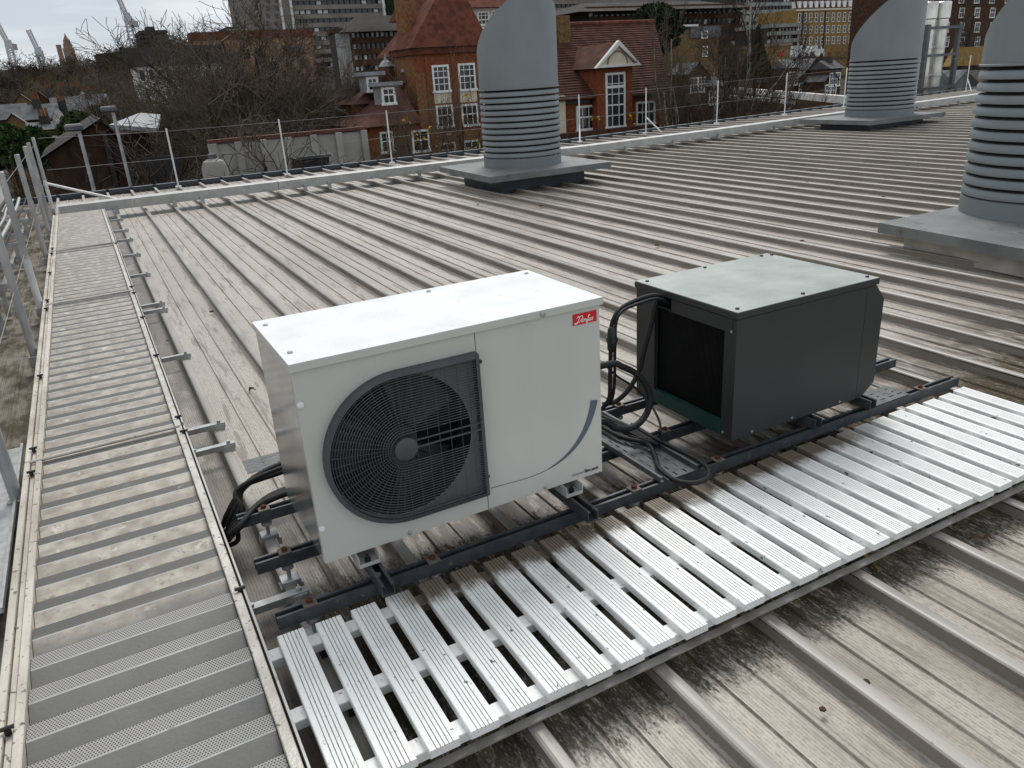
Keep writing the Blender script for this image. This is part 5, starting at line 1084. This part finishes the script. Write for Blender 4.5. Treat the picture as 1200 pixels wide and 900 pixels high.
x0, x1, z0, z1 = rect(904, 54, 926, 66, 80); MB().box(x0, x1, 80, 86, ground_z(80), z1).build('brick_wall', 'thatch', t); MB().box(x0 - 0.2, x1 + 0.2, 79.8, 86.2, z1 + 0.003, z1 + 0.35).build('roof_band', 'stone', t); MB().box((x0 + x1) / 2 - 0.4, (x0 + x1) / 2 + 0.5, 79.93, 79.998, z0, z0 + 0.6).build('red_door', 'red', t)
for i, px in enumerate((934, 951)):
    t = thing('parked_van', 'white van parked below the ochre mansard terrace', 'van', tuple(py_(px + 8, 66, 92)), 'vans parked below the terrace'); x0, x1, z0, z1 = rect(px, 60.5, px + 15, 65.5, 92)
    MB().extrude([(x0, z0), (x1, z0), (x1, z0 + 0.9), (x1 - 0.5, z0 + 1.0), (x1 - 0.9, z1 + 0.9), (x0, z1 + 0.9)], 'y', 92, 93.8).build('van_body', 'white_lit', t); MB().box(x1 - 1.6, x1 - 0.95, 91.98, 91.999, z0 + 1.0, z0 + 1.5).build('van_window', 'glass', t)
    for wx in (x0 + 0.5, x1 - 0.6): MB().tube([(wx, 91.95, z0), (wx, 92.1, z0)], 0.34, 12).build('wheel', 'black', t)
    MB().box(x0 - 3, x1 + 3, 91, 95, ground_z(92), z0 - 0.345).build('van_ground', 'earth', t) if i == 0 else None

# ---- steel flues on a frame
YFl = 18.6
fl = thing('flue_stack', 'twin stainless steel flues in a dark frame beside the roof edge', 'flue', tuple(py_(1090, 112, YFl)))
zt = py_(1096, 2, YFl)[2]; zb = -0.5; zf = py_(1092, 14, YFl)[2]
for i, px in enumerate((1083, 1098)):
    c = py_(px, 60, YFl); r_ = 0.235
    f_ = MB().lathe([(r_, -9 - zb), (r_, zt - 0.55), (r_ + 0.03, zt - 0.52), (r_ + 0.03, zt - 0.02), (r_, zt)], (c[0], YFl, 0), 20).build('flue_pipe', 'stainless', fl, smooth=True)
    for zz in (0.6, 1.5, zf): MB().lathe([(r_ + 0.001, 0), (r_ + 0.022, 0.01), (r_ + 0.022, 0.06), (r_ + 0.001, 0.07)], (c[0], YFl, zz), 20).build('flue_clamp', 'stainless', f_, smooth=True)
for px in (1073, 1109):
    c = py_(px, 60, YFl); MB().box(c[0] - 0.07, c[0] + 0.07, YFl - 0.42, YFl - 0.28, -9, zf - 0.4).build('frame_post', 'flue_steel', fl)
a, b = py_(1073, 60, YFl)[0], py_(1109, 60, YFl)[0]
for zz in (0.2, 1.25, zf - 0.55): MB().box(a - 0.1, b + 0.1, YFl - 0.45, YFl - 0.42, zz, zz + 0.08).build('frame_bar', 'flue_steel', fl)

# ---- far skyline: cranes, church tower, tower under construction
def crane(pbase, pelb, ptip, pback, Y, label):
    b = py_(*pbase, Y); e = py_(*pelb, Y); tp = py_(*ptip, Y); bk = py_(*pback, Y); t = thing('tower_crane', label, 'crane', (b[0], Y, ground_z(Y)), 'cranes on the skyline')
    def lattice(p, q, wd, n, name, r):
        m_ = MB(); p, q = np.array(p), np.array(q); d = (q - p) / np.linalg.norm(q - p); u = np.cross(d, [0, 1, 0]); u /= np.linalg.norm(u); v = np.cross(d, u)
        cs = [(1, 1), (1, -1), (-1, -1), (-1, 1)]
        for s in cs: o_ = (u * s[0] + v * s[1]) * wd / 2; m_.tube([p + o_, q + o_], r, 4)
        for k in range(n):
            for s, s2 in zip(cs, cs[1:] + cs[:1]): m_.tube([p + (q - p) * k / n + (u * s[0] + v * s[1]) * wd / 2, p + (q - p) * (k + 1) / n + (u * s2[0] + v * s2[1]) * wd / 2], r * 0.7, 3)
        m_.build(name, 'crane', t)
    k = Y / 400.0
    lattice((b[0], Y, ground_z(Y)), e, 2.2 * k, 16, 'mast', 0.32 * k); lattice(e, tp, 1.5 * k, 14, 'jib', 0.25 * k); lattice(e, bk, 1.5 * k, 4, 'counter_jib', 0.25 * k)
    MB().box(bk[0] - 1.2 * k, bk[0] + 1.2 * k, Y - 1.2 * k, Y + 1.2 * k, bk[2] - 1.5 * k, bk[2] + 0.7 * k).build('counterweight', 'concrete', t)
    MB().box(e[0] - 1.3 * k, e[0] + 1.3 * k, Y - 1.3 * k, Y + 1.3 * k, e[2] - 1.6 * k, e[2] + 1.6 * k).build('cab', 'crane', t)
crane((155, 50), (149, 20), (138, -4), (158, 27), 420, 'grey luffing tower crane standing beside the building under construction')
crane((12, 64), (10, 52), (-3, 28), (16, 54), 520, 'distant luffing crane with a thick pale mast')
crane((46, 62), (45, 60), (33, 35), (47, 61.5), 620, 'faint distant crane with a single raised jib beside the church tower')
YT = 330
t = thing('church_tower', 'small stone church tower with tiered spire on the skyline', 'church', tuple(py_(78, 60, YT)))
def zz_(py): return py_(78, py, YT)[2]
cxx = py_(78.5, 50, YT)[0]; u_ = YT * 1.1 / 905
for (wpx, ya, yb) in ((9, 110, 56), (7, 56, 51), (5.4, 51, 46.5)): MB().box(cxx - wpx * u_ / 2, cxx + wpx * u_ / 2, YT, YT + wpx * u_, zz_(ya) + 0.003, zz_(yb)).build('tower_stage', 'stone', t)
MB().lathe([(2.3 * u_, zz_(46.5)), (1.6 * u_, zz_(44)), (0.9 * u_, zz_(42)), (0.05, zz_(38.5))], (cxx, YT + 2.6 * u_, 0), 8).build('spire', 'stone', t)
MB().box(cxx - 9 * u_, cxx - 5 * u_, YT, YT + 6, zz_(110), zz_(52)).build('side_chimney', 'stone', t)
t = thing('construction_tower', 'dark building frame under construction behind the bare trees', 'building', tuple(py_(180, 60, 300)))
x0, x1, z0, z1 = rect(165, 34, 198, 60, 300)
for k in range(5): MB().box(x0, x1, 300, 320, z0 + k * (z1 - z0) / 5, z0 + k * (z1 - z0) / 5 + 1.0).build('floor_slab', 'block_d', t)
for k in range(6): xx = x0 + 0.5 + k * (x1 - x0 - 1) / 5; MB().box(xx - 0.4, xx + 0.4, 300.5, 301.3, ground_z(300), z1 - 1).build('column', 'block_d', t)
MB().box(x0 + 3, x1 - 3, 306, 314, ground_z(300), z1 + 1.2).build('lift_core', 'brick_d', t)
MB().box(x0 - 14, x1 + 4, 299, 318, ground_z(300), z0 - 0.01).build('podium', 'brick_d', t)
t = thing('far_low_block', 'far low dark block with rows of windows beside the orange brick building', 'building', tuple(py_(278, 40, 210)))
x0, x1, z0, z1 = rect(267, 31, 290, 50, 210); MB().box(x0, x1, 210, 222, ground_z(210), z1).build('core_wall', 'block_d', t)
for k in range(4): MB().box(x0 - 0.1, x1 + 0.1, 209.7, 209.999, z0 + k * (z1 - z0) / 4, z0 + (k + 0.4) * (z1 - z0) / 4).build('spandrel', 'greyblock', t)

# ================================================================== TREES
def grow(seed, H=14.0, spread=1.0, up=0.35, counts=(8, 6, 6, 5), trunk_f=0.28):
    rg = np.random.default_rng(seed); big = []; small = []
    def branch(p, d, L_, r, lv):
        nseg = (5, 4, 3, 3, 2)[lv]; pts = [p]; dirs = []; dd = d.copy()
        for i in range(nseg):
            dd = dd + rg.normal(0, (0.05, 0.16, 0.20, 0.25, 0.3)[lv], 3) + np.array([0, 0, up * (0.02, 0.16, 0.14, 0.12, 0.08)[lv]]); dd /= np.linalg.norm(dd)
            pts.append(pts[-1] + dd * L_ / nseg); dirs.append(dd.copy())
        rs = np.linspace(r, r * (0.7 if lv == 0 else 0.45), nseg + 1)
        for i in range(nseg): (big if lv < 2 else small).append((pts[i], pts[i + 1], rs[i], rs[i + 1]))
        if lv >= len(counts): return
        n = counts[lv]
        for k in range(n):
            f = (0.45 + 0.55 * (k + rg.random()) / n) if lv == 0 else (0.2 + 0.8 * (k + rg.random()) / n)
            q = f * nseg; i = min(int(q), nseg - 1); base = pts[i] + (pts[i + 1] - pts[i]) * (q - i)
            a = rg.uniform(0, 2 * math.pi); perp = np.cross(dirs[i], [math.cos(a), math.sin(a), 0.31]); perp /= np.linalg.norm(perp) + 1e-9
            ang = rg.uniform(0.45, 0.95) * spread; nd = dirs[i] * math.cos(ang) + perp * math.sin(ang)
            branch(base, nd, L_ * (0, 0, 0, 0)[0] + (H * (0.50, 0.26, 0.15, 0.085)[lv]) * rg.uniform(0.65, 1.15) * (1.1 - 0.35 * f if lv else 1), max(0.011, rs[i] * (0.55, 0.5, 0.5, 0.6)[lv]), lv + 1)
        if lv == 0: branch(pts[-1], dirs[-1], H * 0.5, rs[-1], 1)
    branch(np.zeros(3), np.array([0, 0, 1.0]), H * trunk_f, H * 0.0165, 0)
    return big, small
def seg_arrays(segs, rmin=0.0):
    n = len(segs); A = np.array([s[0] for s in segs]); B = np.array([s[1] for s in segs]); ra = np.maximum([s[2] for s in segs], rmin); rb = np.maximum([s[3] for s in segs], rmin)
    d = B - A; d /= np.linalg.norm(d, axis=1)[:, None] + 1e-9; ref = np.where(np.abs(d[:, 2:3]) < 0.9, [[0, 0, 1.0]], [[1.0, 0, 0]]); u = np.cross(d, ref); u /= np.linalg.norm(u, axis=1)[:, None]; v = np.cross(d, u)
    V = np.zeros((n, 6, 3))
    for q in range(3):
        a = 2 * math.pi * q / 3; o = math.cos(a) * u + math.sin(a) * v; V[:, q] = A + o * ra[:, None]; V[:, 3 + q] = B + o * rb[:, None]
    F = np.array([[0, 1, 4, 3], [1, 2, 5, 4], [2, 0, 3, 5]])[None] + (np.arange(n) * 6)[:, None, None]
    return V.reshape(-1, 3), F.reshape(-1, 4)
def mesh_np(name, V, F, matn):
    me = bpy.data.meshes.new(name); k = F.shape[1]; me.vertices.add(len(V)); me.vertices.foreach_set('co', V.astype(np.float32).ravel()); me.loops.add(F.size); me.loops.foreach_set('vertex_index', F.astype(np.int32).ravel())
    me.polygons.add(len(F)); me.polygons.foreach_set('loop_start', np.arange(0, F.size, k, dtype=np.int32)); me.materials.append(M[matn]); me.update(calc_edges=True); me.validate(); return me
TREE = {}
for key, seed, kw, tm, wm in (('a', 11, dict(spread=1.0), 'bark', 'twig'), ('b', 23, dict(spread=1.15, up=0.5), 'bark_o', 'twig_o'), ('c', 37, dict(spread=0.85, up=0.8), 'bark', 'twig'), ('d', 41, dict(spread=0.7, up=0.9, counts=(9, 6, 5, 4), trunk_f=0.45), 'birch', 'twig'), ('e', 57, dict(spread=1.1, trunk_f=0.12, counts=(10, 7, 6, 4)), 'bark', 'twig')):
    bg_, sm_ = grow(seed, 14.0, **kw); TREE[key] = (mesh_np('trunk', *seg_arrays(bg_), tm), mesh_np('crown', *seg_arrays(sm_, 0.012), wm), sm_)
tree_labels = {'a': 'wide bare brown tree', 'b': 'bare tree with olive mossy limbs', 'c': 'bare tree with steep upright branches', 'd': 'slender pale barked birch', 'e': 'low many-stemmed bare thicket tree'}
def put_tree(key, px, py_top, Y, where, wide=1.0, rot=None):
    p = py_(px, py_top, Y); g = ground_z(Y); h = p[2] - g; s = h / 13.0
    t = thing({'d': 'birch_tree', 'e': 'thicket_tree'}.get(key, 'bare_tree'), tree_labels[key] + ' ' + where, 'tree', (p[0], Y, g), 'bare trees beyond the roof'); rz = rnd.uniform(0, 6.28) if rot is None else rot
    for nm, me in (('trunk', TREE[key][0]), ('crown', TREE[key][1])):
        o = bpy.data.objects.new(nm, me); COL.objects.link(o); o.parent = t; o.scale = (s * wide, s * wide, s); o.rotation_euler = (0, 0, rz)
    return t
for (k, px, pt, Y, wd) in (('a', 258, -14, 44, 1.0), ('c', 285, -6, 46, 1.2), ('a', 226, 30, 40, 0.9), ('a', 300, 40, 42, 1.1), ('c', 325, 58, 38, 1.1), ('e', 200, 92, 33, 1.2), ('c', 350, 70, 44, 1.0), ('e', 360, 95, 36, 1.2), ('e', 290, 100, 34, 1.3), ('b', 270, 55, 50, 1.2), ('a', 200, 48, 54, 1.3), ('c', 178, 62, 46, 1.0), ('a', 160, 70, 58, 1.3), ('e', 330, 110, 33, 1.3), ('e', 250, 110, 33, 1.3), ('a', 225, 20, 60, 1.1)):
    put_tree(k, px, pt, Y, 'between the white building and the concrete wall', wd)
for (k, px, pt, Y, wd) in (('a', 232, 60, 33, 0.9), ('e', 175, 95, 32, 1.3), ('e', 230, 98, 31, 1.3), ('a', 250, 30, 47, 1.0), ('e', 270, 105, 31, 1.3), ('e', 320, 100, 35, 1.3), ('a', 345, 62, 47, 1.1)):
    put_tree(k, px, pt, Y, 'in the tangle before the white building', wd)
put_tree('a', 312, 118, 22.6, 'growing in front of the concrete wall', 1.0); put_tree('c', 190, 150, 24.5, 'beside the brick shed', 1.2); put_tree('e', 168, 158, 23.0, 'close behind the gutter by the brick shed', 1.3)
put_tree('e', 212, 150, 26, 'close behind the gutter by the brick shed', 1.3)
put_tree('c', 384, 60, 40, 'standing alone beside the school annex', 0.55); put_tree('c', 405, 78, 39, 'standing alone beside the school annex', 0.6); put_tree('b', 410, 105, 40, 'hugging the corner of the school annex', 0.5)
put_tree('c', 493, 95, 31, 'in front of the school annex roof', 0.55); put_tree('c', 522, 85, 29.5, 'in front of the school tower windows', 0.5)
put_tree('d', 857, -2, 34, 'rising in front of the wide-eaved block', 0.7); put_tree('d', 795, 45, 33, 'at the corner of the gabled wing', 0.6); put_tree('d', 905, 82, 32, 'short and low by the parapet', 0.8); put_tree('d', 823, 82, 33, 'short and low by the parapet', 0.8)
put_tree('e', 820, 118, 30, 'filling the yard below the parapet', 1.4); put_tree('e', 870, 120, 30, 'filling the yard below the parapet', 1.4); put_tree('e', 925, 116, 30, 'filling the yard below the parapet', 1.4)
put_tree('a', 1180, -15, 60, 'before the brown flats', 1.0); put_tree('a', 1140, -5, 66, 'before the brown flats', 1.0); put_tree('c', 1060, 10, 70, 'before the brown flats', 1.0)
put_tree('a', 1010, 20, 110, 'before the mansard terrace', 1.0)
# a mid-distance belt of trees before the terraces, each its own
for (k, px, pt, Y, wd) in (('a', 20, 78, 125, 1.4), ('b', 48, 76, 130, 1.4), ('a', 78, 72, 128, 1.4), ('a', 108, 66, 124, 1.4), ('b', 128, 64, 120, 1.4), ('a', 150, 58, 118, 1.4), ('a', 175, 54, 112, 1.4), ('a', 205, 40, 105, 1.2), ('b', 140, 90, 80, 1.4), ('a', 122, 98, 74, 1.2), ('c', 148, 104, 64, 1.3), ('a', 130, 112, 56, 1.2)):
    put_tree(k, px, pt, Y, 'in the belt behind the terraced houses', wd)
# far wood that reads as one mass
rg = np.random.default_rng(5); VV = []; FF = []; off = 0
segs = {k: seg_arrays([q for i, q in enumerate(TREE[k][2]) if i % 2 == 0], 0.03) for k in ('a', 'b', 'c')}
def skyline(px): return float(np.interp(px, [-60, 40, 75, 110, 140, 165, 200, 240, 300, 500, 1260], [70, 68, 64, 60, 54, 50, 40, 40, 48, 55, 45]))
for i in range(105):
    px = rg.uniform(-60, 1260) if i > 80 else rg.uniform(-60, 300); Y = rg.uniform(130, 250); k = 'abc'[i % 3]; V, F = segs[k]; tp_ = py_(px, skyline(px) + rg.uniform(-3, 16), Y); x = tp_[0]
    s = max(4.0, tp_[2] - ground_z(Y)) / 13.0; a = rg.uniform(0, 6.28); c_, s_ = math.cos(a), math.sin(a); W = V * s * np.array([1.6, 1.6, 1]); W = np.stack([W[:, 0] * c_ - W[:, 1] * s_ + x, W[:, 0] * s_ + W[:, 1] * c_ + Y, W[:, 2] + ground_z(Y)], 1)
    VV.append(W); FF.append(F + off); off += len(V)
o = bpy.data.objects.new('far_wood', mesh_np('far_wood', np.concatenate(VV), np.concatenate(FF), 'far')); COL.objects.link(o); tag(o, 'brown mass of distant bare woodland along the skyline', 'wood', kind='stuff')

# ---- evergreens: trunk plus leaf clumps
def leaf_cloud(seed, n, shape, size):
    rg = np.random.default_rng(seed); C = []
    while len(C) < n:
        q = rg.uniform(-1, 1, 3); q[2] = rg.uniform(0, 1)
        lim = {'cone': (1 - q[2]) * 0.95 + 0.04, 'round': math.sqrt(max(0, 1 - (2 * q[2] - 1) ** 2)), 'bush': math.sqrt(max(0, 1 - q[2] ** 2))}[shape]
        rr2 = math.hypot(q[0], q[1]); bump_ = 0.82 + 0.18 * math.sin(5 * math.atan2(q[1], q[0]) + 9 * q[2]) * math.cos(13 * q[2])
        if rr2 < lim * bump_ and rr2 > lim * 0.35 * rg.random(): C.append(q)
    C = np.array(C); A = rg.normal(0, 1, (n, 3)); A /= np.linalg.norm(A, axis=1)[:, None]; B = np.cross(A, rg.normal(0, 1, (n, 3))); B /= np.linalg.norm(B, axis=1)[:, None]
    return C, A, B, rg.uniform(0.5, 1.2, n) * size
def evergreen(seed, px, py_top, Y, hpx, wpx, shape, matn, label, name, n=5000, size=0.16):
    u = Y * 1.12 / 905; top = py_(px, py_top, Y); h = hpx * u; w_ = wpx * u / 2; g = ground_z(Y); zb_ = top[2] - h; t = thing(name, label, 'tree' if 'tree' in name or 'conifer' in name else 'shrub', (top[0], Y, g))
    C, A, B, sz = leaf_cloud(seed, n, shape, size); P = C * np.array([w_, w_, h]) + np.array([0, 0, zb_ - g]); V = np.stack([P + A * sz[:, None], P + B * sz[:, None] * 0.5, P - A * sz[:, None], P - B * sz[:, None] * 0.5], 1).reshape(-1, 3); F = np.arange(4 * n).reshape(n, 4)
    o = bpy.data.objects.new('crown', mesh_np('crown', V, F, matn)); COL.objects.link(o); o.parent = t
    MB().tube([(0, 0, 0), (0, 0, max(0.4, (zb_ - g) + h * 0.6))], [0.22, 0.06], 6).build('trunk', 'bark', None).parent = t
evergreen(1, 768, 3, 62, 60, 70, 'round', 'leaf_dk', 'broad dark evergreen tree behind the gabled wing', 'evergreen_tree', 7000, 0.28)
evergreen(2, 888, 30, 46, 62, 46, 'cone', 'leaf_dk', 'dark conical conifer in front of the grey blocks', 'conifer', 9000, 0.22)
evergreen(3, 2, 146, 40, 34, 44, 'bush', 'leaf_gr', 'broad green shrub at the foot of the terraced houses', 'green_shrub', 4000, 0.20)
evergreen(4, 88, 131, 44, 20, 38, 'bush', 'leaf_gr', 'bright green shrub between the houses and the brick shed', 'green_shrub', 3500, 0.18)
evergreen(5, 35, 150, 34, 30, 40, 'bush', 'leaf_gr', 'drooping green palm-like shrub beside the tube posts', 'green_shrub', 3500, 0.22)
evergreen(6, 114, 124, 58, 22, 34, 'round', 'leaf_dk', 'round dark evergreen bush beside the ochre terraced house', 'evergreen_bush', 2500, 0.25)
evergreen(7, 335, 112, 48, 45, 160, 'bush', 'leaf_dk', 'long dark ivy thicket behind the concrete wall', 'ivy_thicket', 9000, 0.24)
evergreen(8, 225, 128, 45, 45, 100, 'bush', 'leaf_dk', 'dark ivy thicket below the white building', 'ivy_thicket', 7000, 0.24)
# a few yellow leaves still hanging by the school
C = np.random.default_rng(9)
for i, (px, pyy, Y) in enumerate(((505, 152, 31), (491, 162, 31), (528, 163, 30), (478, 140, 31), (513, 172, 31), (548, 114, 30), (560, 170, 30), (700, 140, 34), (740, 138, 34))):
    c = py_(px, pyy, Y); m_ = MB()
    for k in range(7):
        q = c + C.normal(0, 0.10, 3); a_ = C.normal(0, 1, 3); a_ /= np.linalg.norm(a_); b_ = np.cross(a_, C.normal(0, 1, 3)); b_ /= np.linalg.norm(b_); m_.add([q + a_ * 0.10, q + b_ * 0.06, q - a_ * 0.10, q - b_ * 0.06], [(0, 1, 2, 3)])
    tag(m_.build('yellow_leaves', 'leaf_y'), 'few yellow leaves hanging on bare twigs before the school', 'leaves', 'yellow leaves before the school', 'stuff')
